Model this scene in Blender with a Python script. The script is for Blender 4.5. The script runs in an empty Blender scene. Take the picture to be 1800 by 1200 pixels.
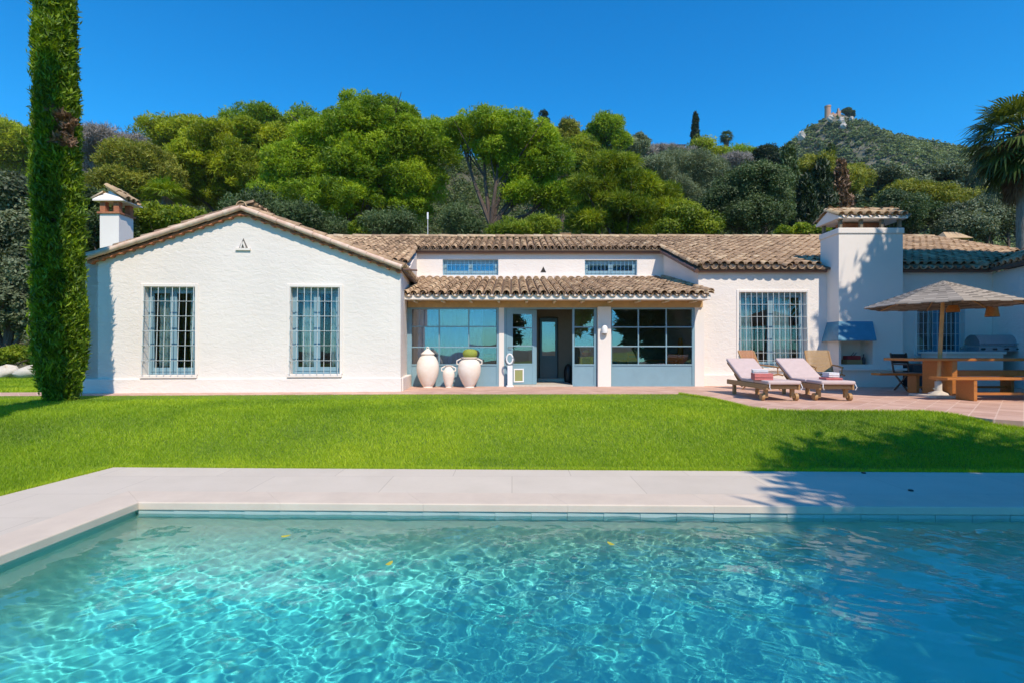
import bpy, math, random
import numpy as np
from mathutils import Vector, Matrix
S = bpy.context.scene
COL = S.collection
R = math.radians

# ---------------------------------------------------------------- camera, sky, sun, exposure
cam = bpy.data.objects.new('camera', bpy.data.cameras.new('camera')); COL.objects.link(cam)
cam.data.lens = 18; cam.data.sensor_width = 36; cam.location = (0, 0, 1.0)
cam.rotation_euler = (R(90), 0, 0); cam.data.shift_y = 16/1800
cam.data.clip_start = .05; cam.data.clip_end = 3000
S.camera = cam
SUN = Vector((.42, -1, 1.3)).normalized()
W = bpy.data.worlds.new('World'); S.world = W; W.use_nodes = True
nt = W.node_tree; bg = nt.nodes['Background']
sky = nt.nodes.new('ShaderNodeTexSky'); sky.sky_type = 'NISHITA'; sky.sun_disc = False
sky.sun_elevation = R(50); sky.sun_rotation = math.atan2(SUN.x, SUN.y)
sky.air_density = 1.0; sky.dust_density = .0; sky.ozone_density = 3.0; sky.altitude = 200
hs = nt.nodes.new('ShaderNodeHueSaturation'); hs.inputs['Saturation'].default_value = 1.38
tn = nt.nodes.new('ShaderNodeMixRGB'); tn.blend_type = 'MULTIPLY'; tn.inputs[0].default_value = 1; 
wc = nt.nodes.new('ShaderNodeTexCoord'); wz = nt.nodes.new('ShaderNodeSeparateXYZ'); nt.links.new(wc.outputs['Generated'], wz.inputs[0])
wr_ = nt.nodes.new('ShaderNodeValToRGB'); wr_.color_ramp.elements[0].position = .0; wr_.color_ramp.elements[1].position = .34     # bluer sky low down, as over the sea
wr_.color_ramp.elements[0].color = (.24, .68, 1.05, 1); wr_.color_ramp.elements[1].color = (.28, .95, 1.0, 1); nt.links.new(wz.outputs[2], wr_.inputs[0])
wm_ = nt.nodes.new('ShaderNodeMixRGB'); wm_.blend_type = 'MULTIPLY'; wm_.inputs[0].default_value = 1; wm_.inputs[2].default_value = (1.48, 1.48, 1.48, 1); nt.links.new(wr_.outputs[0], wm_.inputs[1]); nt.links.new(wm_.outputs[0], tn.inputs[2])
nt.links.new(sky.outputs[0], hs.inputs['Color']); nt.links.new(hs.outputs[0], tn.inputs[1]); nt.links.new(tn.outputs[0], bg.inputs[0])
bg.inputs[1].default_value = .15
L = bpy.data.lights.new('sun', 'SUN'); L.energy = 5.0; L.angle = R(.53); L.color = (1, .875, .72)
lo = bpy.data.objects.new('sun', L); COL.objects.link(lo)
lo.rotation_euler = SUN.to_track_quat('Z', 'Y').to_euler()
L.cycles.is_caustics_light = True
vs = S.view_settings; vs.view_transform = 'Standard'; vs.look = 'None'; vs.gamma = 1; vs.exposure = .0
S.cycles.max_bounces = 10; S.cycles.transparent_max_bounces = 16; S.cycles.transmission_bounces = 8
S.cycles.use_denoising = True
S.cycles.caustics_reflective = True; S.cycles.caustics_refractive = True

# ---------------------------------------------------------------- helpers
ROOT = {}
def P(px, py, d): return ((px-900)*d/900, d, 1-(py-616)*d/900)
def X(px, d): return (px-900)*d/900
def Z(py, d): return 1-(py-616)*d/900

def nodes(m): return m.node_tree.nodes, m.node_tree.links
def mat(name, col, rough=.8, var=.0, vscale=6, bump=0, bscale=40, metal=0, spec=.5, col2=None, stretch=(1,1,1), detail=4, coat=0, bdist=.01):
    m = bpy.data.materials.new(name); m.use_nodes = True; N, K = nodes(m); b = N['Principled BSDF']
    b.inputs['Base Color'].default_value = (*col, 1); b.inputs['Roughness'].default_value = rough
    b.inputs['Metallic'].default_value = metal; b.inputs['Specular IOR Level'].default_value = spec
    b.inputs['Coat Weight'].default_value = coat
    tc = N.new('ShaderNodeTexCoord'); mp = N.new('ShaderNodeMapping'); mp.inputs['Scale'].default_value = stretch
    K.new(tc.outputs['Object'], mp.inputs[0])
    if var or col2:
        n = N.new('ShaderNodeTexNoise'); n.inputs['Scale'].default_value = vscale; n.inputs['Detail'].default_value = detail
        n.inputs['Roughness'].default_value = .65
        K.new(mp.outputs[0], n.inputs[0])
        r = N.new('ShaderNodeValToRGB'); c2 = col2 or tuple(c*(1-var) for c in col)
        r.color_ramp.elements[0].position = .3; r.color_ramp.elements[1].position = .7
        r.color_ramp.elements[0].color = (*c2, 1); r.color_ramp.elements[1].color = (*col, 1)
        K.new(n.outputs[0], r.inputs[0]); K.new(r.outputs[0], b.inputs['Base Color'])
    if bump:
        n = N.new('ShaderNodeTexNoise'); n.inputs['Scale'].default_value = bscale; n.inputs['Detail'].default_value = 5
        K.new(mp.outputs[0], n.inputs[0]); bp = N.new('ShaderNodeBump'); bp.inputs['Strength'].default_value = bump
        bp.inputs['Distance'].default_value = bdist; K.new(n.outputs[0], bp.inputs['Height']); K.new(bp.outputs[0], b.inputs['Normal'])
    return m

def leafmat(name, dark, mid, light, trans=.3, rough=.55):
    m = bpy.data.materials.new(name); m.use_nodes = True; N, K = nodes(m); b = N['Principled BSDF']
    b.inputs['Roughness'].default_value = rough; b.inputs['Specular IOR Level'].default_value = .35
    a = N.new('ShaderNodeAttribute'); a.attribute_name = 'tone'
    r = N.new('ShaderNodeValToRGB'); e = r.color_ramp.elements
    e[0].position = 0; e[0].color = (*dark, 1); e[1].position = 1; e[1].color = (*light, 1)
    x = e.new(.5); x.color = (*mid, 1)
    K.new(a.outputs['Fac'], r.inputs[0]); K.new(r.outputs[0], b.inputs['Base Color'])
    t = N.new('ShaderNodeBsdfTranslucent'); mx = N.new('ShaderNodeMixShader'); mx.inputs[0].default_value = trans
    g = N.new('ShaderNodeMixRGB'); g.blend_type = 'MULTIPLY'; g.inputs[0].default_value = 1; g.inputs[2].default_value = (1.3, 1.25, .5, 1)
    K.new(r.outputs[0], g.inputs[1]); K.new(g.outputs[0], t.inputs[0])
    K.new(b.outputs[0], mx.inputs[1]); K.new(t.outputs[0], mx.inputs[2]); K.new(mx.outputs[0], N['Material Output'].inputs[0])
    return m

def tonemat(name, dark, mid, light, rough=.85, bump=.3, bscale=30):
    m = mat(name, mid, rough, bump=bump, bscale=bscale); N, K = nodes(m); b = N['Principled BSDF']
    a = N.new('ShaderNodeAttribute'); a.attribute_name = 'tone'
    r = N.new('ShaderNodeValToRGB'); e = r.color_ramp.elements
    e[0].color = (*dark, 1); e[1].color = (*light, 1); x = e.new(.5); x.color = (*mid, 1)
    tc = N.new('ShaderNodeTexCoord'); n = N.new('ShaderNodeTexNoise'); n.inputs['Scale'].default_value = 9; n.inputs['Detail'].default_value = 6
    K.new(tc.outputs['Object'], n.inputs[0])
    ad = N.new('ShaderNodeMath'); ad.operation = 'MULTIPLY_ADD'; ad.inputs[1].default_value = .9; ad.inputs[2].default_value = -.45
    K.new(n.outputs[0], ad.inputs[0]); ad2 = N.new('ShaderNodeMath'); K.new(a.outputs['Fac'], ad2.inputs[0]); K.new(ad.outputs[0], ad2.inputs[1])
    K.new(ad2.outputs[0], r.inputs[0]); K.new(r.outputs[0], b.inputs['Base Color'])
    return m

def glassmat(name, refl=1.0, tint=(.92, .95, .95)):
    m = bpy.data.materials.new(name); m.use_nodes = True; N, K = nodes(m); N.remove(N['Principled BSDF'])
    t = N.new('ShaderNodeBsdfTransparent'); t.inputs[0].default_value = (*tint, 1)
    g = N.new('ShaderNodeBsdfGlossy'); g.inputs['Roughness'].default_value = .01
    f = N.new('ShaderNodeFresnel'); f.inputs[0].default_value = 1.5
    k = N.new('ShaderNodeMath'); k.operation = 'MULTIPLY_ADD'; k.inputs[1].default_value = 1.6*refl; k.inputs[2].default_value = .06*refl; k.use_clamp = True
    tc = N.new('ShaderNodeTexCoord'); n = N.new('ShaderNodeTexNoise'); n.inputs['Scale'].default_value = 1.4; n.inputs['Detail'].default_value = 1
    bp = N.new('ShaderNodeBump'); bp.inputs['Strength'].default_value = .12; bp.inputs['Distance'].default_value = .02
    K.new(tc.outputs['Object'], n.inputs[0]); K.new(n.outputs[0], bp.inputs['Height']); K.new(bp.outputs[0], g.inputs['Normal'])
    mx = N.new('ShaderNodeMixShader'); K.new(f.outputs[0], k.inputs[0]); K.new(k.outputs[0], mx.inputs[0])
    K.new(t.outputs[0], mx.inputs[1]); K.new(g.outputs[0], mx.inputs[2]); K.new(mx.outputs[0], N['Material Output'].inputs[0])
    return m

def fast(name, V, Q, m, parent=None, tone=None, smooth=False):
    V = np.asarray(V, dtype=np.float32); Q = np.asarray(Q, dtype=np.int32); k = Q.shape[1]
    if parent is not None and parent.name in ROOT: V = V-np.array(ROOT[parent.name], dtype=np.float32)
    me = bpy.data.meshes.new(name); me.vertices.add(len(V)); me.vertices.foreach_set('co', V.ravel())
    me.loops.add(Q.size); me.loops.foreach_set('vertex_index', Q.ravel())
    me.polygons.add(len(Q)); me.polygons.foreach_set('loop_start', np.arange(0, Q.size, k, dtype=np.int32))
    me.update(calc_edges=True)
    if smooth: me.polygons.foreach_set('use_smooth', np.ones(len(Q), dtype=bool))
    if tone is not None:
        a = me.attributes.new('tone', 'FLOAT', 'POINT'); a.data.foreach_set('value', np.asarray(tone, dtype=np.float32))
    me.materials.append(m); o = bpy.data.objects.new(name, me); COL.objects.link(o)
    if parent is not None:
        o.parent = parent
        if parent.name in ROOT: ROOT[o.name] = ROOT[parent.name]
    return o

def tag(o, label=None, cat=None, group=None, kind=None):
    if label: o['label'] = label
    if cat: o['category'] = cat
    if group: o['group'] = group
    if kind: o['kind'] = kind
    return o
def thing(name, label, cat, loc=(0, 0, 0), group=None, absolute=True):
    o = bpy.data.objects.new(name, None); COL.objects.link(o); o.location = loc; o.empty_display_size = .2
    tag(o, label, cat, group)
    if absolute: ROOT[o.name] = tuple(loc)
    return o
def dup(root, loc, rz=0, label=None, group=None):
    def cp(o, par):
        c = o.copy(); COL.objects.link(c)
        if par is not None: c.parent = par
        for ch in [k for k in bpy.data.objects if k.parent == o]: cp(ch, c)
        return c
    r = cp(root, None); r.location = loc; r.rotation_euler.z = rz
    if label: r['label'] = label
    if group: r['group'] = group
    return r

class MB:
    def __init__(s): s.v = []; s.f = []; s.t = []; s.M = None
    def add(s, vs_, fs, tone=.5):
        n = len(s.v)
        for p in vs_:
            p = Vector(p)
            if s.M is not None: p = s.M @ p
            s.v.append(tuple(p)); s.t.append(tone)
        s.f += [tuple(i+n for i in f) for f in fs]; return s
    def box(s, x0, x1, y0, y1, z0, z1, tone=.5):
        return s.add([(x0, y0, z0), (x1, y0, z0), (x1, y1, z0), (x0, y1, z0), (x0, y0, z1), (x1, y0, z1), (x1, y1, z1), (x0, y1, z1)],
                     [(3, 2, 1, 0), (4, 5, 6, 7), (0, 1, 5, 4), (1, 2, 6, 5), (2, 3, 7, 6), (3, 0, 4, 7)], tone)
    def hexa(s, pts, tone=.5):     # 8 points: bottom 4 then top 4
        return s.add(pts, [(3, 2, 1, 0), (4, 5, 6, 7), (0, 1, 5, 4), (1, 2, 6, 5), (2, 3, 7, 6), (3, 0, 4, 7)], tone)
    def bar(s, a, b, w, h, up=(0, 0, 1), tone=.5):
        a = Vector(a); b = Vector(b); d = (b-a).normalized(); u = Vector(up)
        if abs(d.dot(u)) > .98: u = Vector((0, 1, 0))
        sd = d.cross(u).normalized(); u = sd.cross(d)
        q = [sd*-w/2+u*-h/2, sd*w/2+u*-h/2, sd*w/2+u*h/2, sd*-w/2+u*h/2]
        return s.add([a+k for k in q]+[b+k for k in q], [(3, 2, 1, 0), (4, 5, 6, 7), (0, 1, 5, 4), (1, 2, 6, 5), (2, 3, 7, 6), (3, 0, 4, 7)], tone)
    def tube(s, pts, rad, n=8, cap=True, tone=.5):
        pts = [Vector(p) for p in pts]; rad = rad if hasattr(rad, '__len__') else [rad]*len(pts)
        vs_ = []; fs = []; pu = None
        for i, p in enumerate(pts):
            d = (pts[min(i+1, len(pts)-1)]-pts[max(i-1, 0)]).normalized()
            u = pu if pu is not None else (Vector((0, 0, 1)) if abs(d.z) < .9 else Vector((1, 0, 0)))
            sd = d.cross(u).normalized(); u = sd.cross(d).normalized(); pu = u
            for k in range(n):
                a = 2*math.pi*k/n; vs_.append(p+(sd*math.cos(a)+u*math.sin(a))*rad[i])
        for i in range(len(pts)-1):
            for k in range(n):
                fs.append((i*n+k, i*n+(k+1) % n, (i+1)*n+(k+1) % n, (i+1)*n+k))
        if cap: fs.append(tuple(range(n))[::-1]); fs.append(tuple((len(pts)-1)*n+k for k in range(n)))
        return s.add(vs_, fs, tone)
    def lathe(s, prof, c=(0, 0, 0), n=28, tone=.5):
        vs_ = []; fs = []
        for (r, z) in prof:
            for k in range(n):
                a = 2*math.pi*k/n; vs_.append((c[0]+r*math.cos(a), c[1]+r*math.sin(a), c[2]+z))
        for i in range(len(prof)-1):
            for k in range(n): fs.append((i*n+k, i*n+(k+1) % n, (i+1)*n+(k+1) % n, (i+1)*n+k))
        fs.append(tuple(range(n))[::-1]); fs.append(tuple((len(prof)-1)*n+k for k in range(n)))
        return s.add(vs_, fs, tone)
    def build(s, name, m, parent=None, smooth=False, bevel=0, seg=2):
        V = s.v
        if parent is not None and parent.name in ROOT:
            o0 = ROOT[parent.name]; V = [(a-o0[0], b-o0[1], c-o0[2]) for a, b, c in V]
        me = bpy.data.meshes.new(name); me.from_pydata(V, [], s.f); me.materials.append(m)
        a = me.attributes.new('tone', 'FLOAT', 'POINT'); a.data.foreach_set('value', s.t)
        o = bpy.data.objects.new(name, me); COL.objects.link(o)
        if smooth:
            me.polygons.foreach_set('use_smooth', [True]*len(me.polygons))
            try: me.set_sharp_from_angle(angle=R(40))
            except Exception: pass
        if bevel:
            b = o.modifiers.new('bevel', 'BEVEL'); b.width = bevel; b.segments = seg; b.limit_method = 'ANGLE'; b.angle_limit = R(35)
        if parent is not None:
            o.parent = parent
            if parent.name in ROOT: ROOT[o.name] = ROOT[parent.name]
        return o

def nrm(a): return a/np.maximum(np.linalg.norm(a, axis=-1, keepdims=True), 1e-9)
def leaves(C, RD, per, size, rng, elong=1.8, shell=.55, up=.3, spiky=0., lower=1.0, tvar=.25, wide=1.0):
    """leaf-sized rhombs spread over clumps; C (n,3) centres, RD (n,3) radii, per = leaves per clump"""
    C = np.asarray(C, float); RD = np.asarray(RD, float)
    if RD.ndim == 1: RD = np.repeat(RD[:, None], 3, 1)
    n = len(C); per = np.asarray(per) if hasattr(per, '__len__') else np.full(n, per)
    idx = np.repeat(np.arange(n), per.astype(int)); m = len(idx)
    d = nrm(rng.normal(size=(m, 3)))
    flip = (d[:, 2] < 0) & (rng.random(m) > lower); d[flip, 2] *= -1
    lump = 1+.18*np.sin(d[:, 0]*5+idx*1.7)*np.sin(d[:, 1]*6+idx*2.3)
    r = (shell+(1-shell)*rng.random(m)**.6)*lump
    p = C[idx]+d*RD[idx]*r[:, None]
    nn = nrm(d+np.array([0, 0, up])+.75*rng.normal(size=(m, 3)))
    t = nrm(np.cross(nn, rng.normal(size=(m, 3))))
    if spiky: t = nrm(t*(1-spiky)+spiky*nrm(d+np.array([0, 0, up])+.35*rng.normal(size=(m, 3))))
    b = nrm(np.cross(nn, t))
    s = size*(.6+.8*rng.random(m))[:, None]
    V = np.stack([p-t*s*elong*.5, p+b*s*.5*wide, p+t*s*elong*.5, p-b*s*.5*wide], 1).reshape(-1, 3)
    Q = np.arange(4*m).reshape(-1, 4)
    tc = rng.random(n); tone = np.clip(.5+(tc[idx]-.5)*.7+(rng.random(m)-.5)*2*tvar, 0, 1)
    return V, Q, np.repeat(tone, 4)
def joinq(parts):
    Vs, Qs, Ts, n = [], [], [], 0
    for V, Q, T in parts:
        Vs.append(V); Qs.append(Q+n); Ts.append(T); n += len(V)
    return np.concatenate(Vs), np.concatenate(Qs), np.concatenate(Ts)

# ---------------------------------------------------------------- materials
M = {}
def stucco(name, col, strength=.7, dist=.012):
    m = mat(name, col, .92, spec=.2); N, K = nodes(m); b = N['Principled BSDF']
    tc = N.new('ShaderNodeTexCoord'); mp = N.new('ShaderNodeMapping'); mp.inputs['Scale'].default_value = (1, 1, 1.9); K.new(tc.outputs['Object'], mp.inputs[0])
    n1 = N.new('ShaderNodeTexNoise'); n1.inputs['Scale'].default_value = 5.5; n1.inputs['Detail'].default_value = 7; n1.inputs['Roughness'].default_value = .62; n1.inputs['Distortion'].default_value = .7
    n2 = N.new('ShaderNodeTexNoise'); n2.inputs['Scale'].default_value = .8; n2.inputs['Detail'].default_value = 4
    K.new(mp.outputs[0], n1.inputs[0]); K.new(tc.outputs['Object'], n2.inputs[0])
    bp = N.new('ShaderNodeBump'); bp.inputs['Strength'].default_value = strength; bp.inputs['Distance'].default_value = dist
    K.new(n1.outputs[0], bp.inputs['Height']); K.new(bp.outputs[0], b.inputs['Normal'])
    r = N.new('ShaderNodeValToRGB'); r.color_ramp.elements[0].position = .3; r.color_ramp.elements[1].position = .65
    r.color_ramp.elements[0].color = (*[c*.93 for c in col], 1); r.color_ramp.elements[1].color = (*col, 1)
    K.new(n2.outputs[0], r.inputs[0]); K.new(r.outputs[0], b.inputs['Base Color'])
    return m
M['white'] = stucco('white_stucco', (.81, .745, .685), .6, .022)
M['smooth_white'] = stucco('smooth_white_render', (.82, .755, .695), .35, .006)
M['cream'] = mat('cream_mortar', (.72, .58, .46), .85, col2=(.58, .36, .26), vscale=5, bump=.4, bscale=25)
M['brick'] = mat('rust_tile_ends', (.50, .20, .09), .85, col2=(.30, .10, .05), vscale=7, bump=.4)
M['tile'] = tonemat('weathered_clay_tile', (.23, .15, .09), (.45, .295, .175), (.64, .47, .29))
M['ridge'] = tonemat('pale_ridge_tile', (.34, .22, .13), (.50, .35, .20), (.62, .47, .29))
M['under'] = mat('mortar_bed', (.16, .11, .075), .95, var=.4, vscale=12)
M['gutter'] = mat('brown_gutter_paint', (.20, .105, .075), .5, var=.25, vscale=3)
M['blue'] = mat('grey_blue_paint', (.22, .36, .43), .45, var=.1, vscale=3)
M['blue2'] = mat('deep_blue_paint', (.12, .30, .42), .45, var=.12, vscale=3)
M['hood'] = mat('blue_hood_paint', (.07, .24, .36), .4, var=.2, vscale=4)
M['grille'] = mat('pale_grille_paint', (.55, .60, .60), .5, metal=.0)
M['glass'] = glassmat('window_glass', 1.5)
M['glass2'] = glassmat('window_glass_clear', .45)
M['curtain'] = mat('pale_green_curtain', (.62, .76, .72), .9)
M['bluecurtain'] = mat('vivid_blue_curtain', (.10, .38, .72), .9)
M['sheer'] = mat('sheer_blue_curtain', (.30, .52, .76), .9)
M['wood'] = mat('orange_varnished_wood', (.50, .19, .035), .42, col2=(.34, .11, .02), vscale=5, stretch=(1, 9, 9), bump=.15, bscale=12)
M['teak'] = mat('teak', (.46, .27, .11), .55, col2=(.33, .18, .07), vscale=6, stretch=(9, 1, 9), bump=.2, bscale=20)
M['soffit'] = mat('beige_soffit', (.62, .50, .34), .8, var=.12, vscale=5)
M['lintel'] = mat('honey_lintel', (.58, .36, .16), .7, var=.25, vscale=5)
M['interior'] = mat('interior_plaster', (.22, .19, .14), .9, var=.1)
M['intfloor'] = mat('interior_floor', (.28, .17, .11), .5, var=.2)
M['dark'] = mat('dark_void', (.03, .025, .02), .9)
M['black'] = mat('black_plastic', (.015, .015, .017), .4)
M['clay'] = mat('whitewashed_clay', (.82, .77, .70), .8, col2=(.76, .65, .55), vscale=3.5, bump=.35, bscale=30, bdist=.004)
M['whitepaint'] = mat('white_paint', (.8, .8, .8), .5, var=.04)
M['cushion'] = mat('mauve_cushion', (.60, .47, .44), .95, var=.12, vscale=8, bump=.35, bscale=160, bdist=.003)
M['pink'] = mat('coral_towel', (.72, .22, .20), 1, var=.2, vscale=20, bump=.6, bscale=220, bdist=.004)
M['towel'] = mat('white_towel', (.78, .76, .76), 1, var=.08, bump=.6, bscale=220, bdist=.004)
M['steel'] = mat('brushed_steel', (.42, .50, .56), .25, metal=.9, var=.1)
M['greybox'] = mat('dark_cabinet', (.05, .055, .065), .5, var=.2)
M['stone'] = mat('pale_stone', (.62, .56, .47), .85, var=.2, vscale=12, bump=.3)
M['bark'] = mat('pine_bark', (.16, .11, .08), .95, col2=(.07, .05, .04), vscale=4, stretch=(3, 3, .6), bump=.9, bscale=9, bdist=.04)
M['greybark'] = mat('grey_bark', (.30, .27, .23), .95, col2=(.15, .13, .11), vscale=5, stretch=(3, 3, .6), bump=.8, bscale=9, bdist=.03)
M['pine'] = leafmat('stone_pine_needles', (.085, .155, .006), (.235, .355, .010), (.42, .53, .016), .40)
M['pine2'] = leafmat('yellow_pine_needles', (.11, .15, .006), (.28, .34, .010), (.47, .52, .018), .40)
M['pine3'] = leafmat('olive_pine_needles', (.11, .13, .014), (.25, .265, .028), (.40, .40, .05), .38)
M['cypress'] = leafmat('cypress_sprays', (.045, .10, .006), (.14, .24, .010), (.32, .44, .018), .38)
M['darkcyp'] = leafmat('dark_cypress_sprays', (.012, .024, .010), (.028, .050, .016), (.055, .085, .025), .2)
M['oak'] = leafmat('holm_oak_leaves', (.028, .050, .018), (.070, .110, .034), (.15, .21, .075), .25)
M['olive'] = leafmat('olive_leaves', (.09, .12, .06), (.18, .22, .12), (.32, .37, .21), .3)
M['greydark'] = leafmat('grey_green_leaves', (.045, .062, .032), (.12, .15, .075), (.27, .31, .18), .25)
M['cedar'] = leafmat('cedar_sprays', (.07, .13, .008), (.20, .26, .012), (.42, .48, .022), .40)
M['lime'] = leafmat('lime_leaves', (.09, .15, .010), (.22, .30, .018), (.38, .44, .03), .4)
M['brush'] = leafmat('bare_grey_brush', (.15, .13, .11), (.28, .25, .22), (.42, .38, .34), .1)
M['deadneedle'] = leafmat('dead_brown_sprays', (.10, .055, .028), (.20, .12, .065), (.34, .20, .12), .2)
M['palm'] = leafmat('palm_fronds', (.035, .060, .012), (.09, .13, .022), (.20, .24, .05), .25, .4)
M['palmdry'] = leafmat('dry_palm_fronds', (.10, .06, .035), (.20, .13, .075), (.34, .24, .14), .2)

# ---------------------------------------------------------------- terrain, lawn, terrace, pool
rng = np.random.default_rng(7)
def sstep(a, b, x):
    t = np.clip((x-a)/(b-a), 0, 1); return t*t*(3-2*t)
def vnoise(x, y, seed=0):
    s = 0
    for i in range(7):
        r_ = random.Random(seed*31+i); a = r_.random()*6.28; k = .9+.7*i
        s = s+np.sin((x*math.cos(a)+y*math.sin(a))*k+r_.random()*6.28)/(1+.6*i)
    return s/2.2
def lawn_z(x, y): return -.3+.3*sstep(5.7, 8.2, y)
def hill_z(x, y):
    x = np.asarray(x, float); y = np.asarray(y, float)
    u = x/np.maximum(y, 1)
    f = (1-.62*sstep(.40, .80, u))*(1-.075*sstep(.0, .18, u))
    yy = np.minimum(y, 150)
    base = .40*np.clip(yy-27, 0, None)+.0016*np.clip(yy-60, 0, None)**2*.9
    base = base-.35*np.clip(y-150, 0, None)
    return np.maximum(base*f*(1+.06*vnoise(x*.05, y*.05, 3))+.5*vnoise(x*.18, y*.18, 5)*sstep(28, 50, y)-.02, -3)

M['ground'] = mat('dry_earth', (.12, .10, .055), .95, col2=(.06, .065, .03), vscale=.4, bump=.6, bscale=1.2, bdist=.3)
M['lawnsoil'] = mat('turf', (.22, .32, .014), .95, col2=(.05, .105, .012), vscale=14, bump=.8, bscale=60, bdist=.02, detail=8)
M['grass'] = leafmat('grass_blades', (.11, .215, .010), (.295, .45, .014), (.50, .61, .03), .35, .5)

def grid(xs, ys, zf, keep=None):
    Xg, Yg = np.meshgrid(xs, ys); Zg = zf(Xg, Yg)
    V = np.stack([Xg, Yg, Zg], -1).reshape(-1, 3); ny, nx = Xg.shape; I = np.arange(nx*ny).reshape(ny, nx)
    Q = np.stack([I[:-1, :-1], I[:-1, 1:], I[1:, 1:], I[1:, :-1]], -1)
    if keep is not None:
        cx = (Xg[:-1, :-1]+Xg[1:, 1:])/2; cy = (Yg[:-1, :-1]+Yg[1:, 1:])/2; Q = Q[keep(cx, cy)]
    return V, Q.reshape(-1, 4)
V, Q = grid(np.arange(-34, 34.1, .2), np.concatenate([np.arange(-30, 0, 2), np.arange(0, 27.1, .2)]),
            lambda x, y: np.where(y > 5.75, lawn_z(x, y), -.315), lambda x, y: ~((x > -4.0) & (x < 10) & (y > -2.4) & (y < 4.6)))
tag(fast('lawn', V, Q, M['lawnsoil'], smooth=True), kind='structure')
mb = MB()
for (a, b, c, d) in ((-1500, 1500, 27, 60), (-1500, 1500, -1500, -30), (-1500, -34, -30, 27), (34, 1500, -30, 27)):
    mb.add([(a, c, -.33), (b, c, -.33), (b, d, -.33), (a, d, -.33)], [(0, 1, 2, 3)])
tag(mb.build('ground', M['ground']), kind='structure')
V, Q = grid(np.arange(-190, 190.1, 2.0), np.arange(26.5, 330, 2.0), hill_z)
tag(fast('hillside', V, Q, M['ground'], smooth=True), kind='structure')

# pool edge: back-left corner PB, back-right PR
PB = (-3.19, 4.37); PR = (9.0, 4.137); PL = (-3.42, -1.6)
DB = (-4.42, 5.68); DR = (11.0, 5.28); DLn = (-5.30, -1.9)
M['deck'] = mat('pale_deck_stone', (.66, .575, .465), .75, col2=(.60, .52, .415), vscale=2.2, bump=.15, bscale=90, detail=9, bdist=.004)
N, K = nodes(M['deck']); b = N['Principled BSDF']
tc = N.new('ShaderNodeTexCoord'); br = N.new('ShaderNodeTexBrick'); br.inputs['Scale'].default_value = 1
br.inputs['Brick Width'].default_value = 1.22; br.inputs['Row Height'].default_value = .66; br.inputs['Mortar Size'].default_value = .004; br.inputs['Mortar Smooth'].default_value = .3
br.inputs['Color1'].default_value = (1, 1, 1, 1); br.inputs['Color2'].default_value = (.93, .93, .94, 1); br.inputs['Mortar'].default_value = (.72, .70, .68, 1)
mu = N.new('ShaderNodeMixRGB'); mu.blend_type = 'MULTIPLY'; mu.inputs[0].default_value = 1
old = b.inputs['Base Color'].links[0].from_socket
K.new(tc.outputs['Object'], br.inputs[0]); K.new(old, mu.inputs[1]); K.new(br.outputs[0], mu.inputs[2]); K.new(mu.outputs[0], b.inputs['Base Color'])
root = thing('swimming_pool', 'turquoise swimming pool with pale stone coping in the foreground', 'swimming pool', (1, 3, -.3))
DT, CT = -.29, -.288
mb = MB()
def slab(poly_top, z1, z0, m=mb):
    n = len(poly_top)
    m.add([(x, y, z1) for x, y in poly_top]+[(x, y, z0) for x, y in poly_top],
          [tuple(range(n)), tuple(range(2*n-1, n-1, -1))]+[(i, i+n, (i+1) % n+n, (i+1) % n) for i in range(n)])
co = .34   # coping width
cB = (PB[0]-co, PB[1]+co); cR = (PR[0]+co, PR[1]+co*.97); cL = (PL[0]-co, PL[1])
deck = MB()
slab([cB, cR, (DR[0], DR[1]), DB][::1], DT, -.42, deck)
slab([DLn, cL, cB, DB], DT, -.42, deck)
slab([(-5.5, -6), (-3.76, -6), cL, DLn], DT, -.42, deck)
slab([(cR[0], -6), (11, -6), DR, cR], DT, -.42, deck)
slab([(-3.76, -6), (cR[0], -6), (cR[0], -1.6), (-3.76, -1.6)], DT, -.42, deck)
tag(deck.build('pool_deck', M['deck']), kind='structure')
mb = MB()
g = .0005
def cop(a, b, c, d):   # inner a,b ; outer c,d ; with rounded nose
    prof = [(0, -.07), (-.006, -.062), (-.006, -.010), (-.002, -.003), (.006, 0)]
    ax, bx = Vector(a), Vector(b); dx, cx = Vector(d), Vector(c)
    ea = (dx-ax); eb = (cx-bx); la, lb = ea.length, eb.length; ea.normalize(); eb.normalize()
    vs_ = []
    for (o_, z) in prof: vs_ += [(*(ax+ea*o_), CT+z), (*(bx+eb*o_), CT+z)]
    vs_ += [(*(dx-ea*g), CT), (*(cx-eb*g), CT), (*(dx-ea*g), CT-.075), (*(cx-eb*g), CT-.075)]
    k = len(vs_)//2
    mb.add(vs_, [(2*i, 2*i+1, 2*((i+1) % k)+1, 2*((i+1) % k)) for i in range(k)]+[tuple(2*i for i in range(k)), tuple(2*i+1 for i in range(k))[::-1]])
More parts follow.
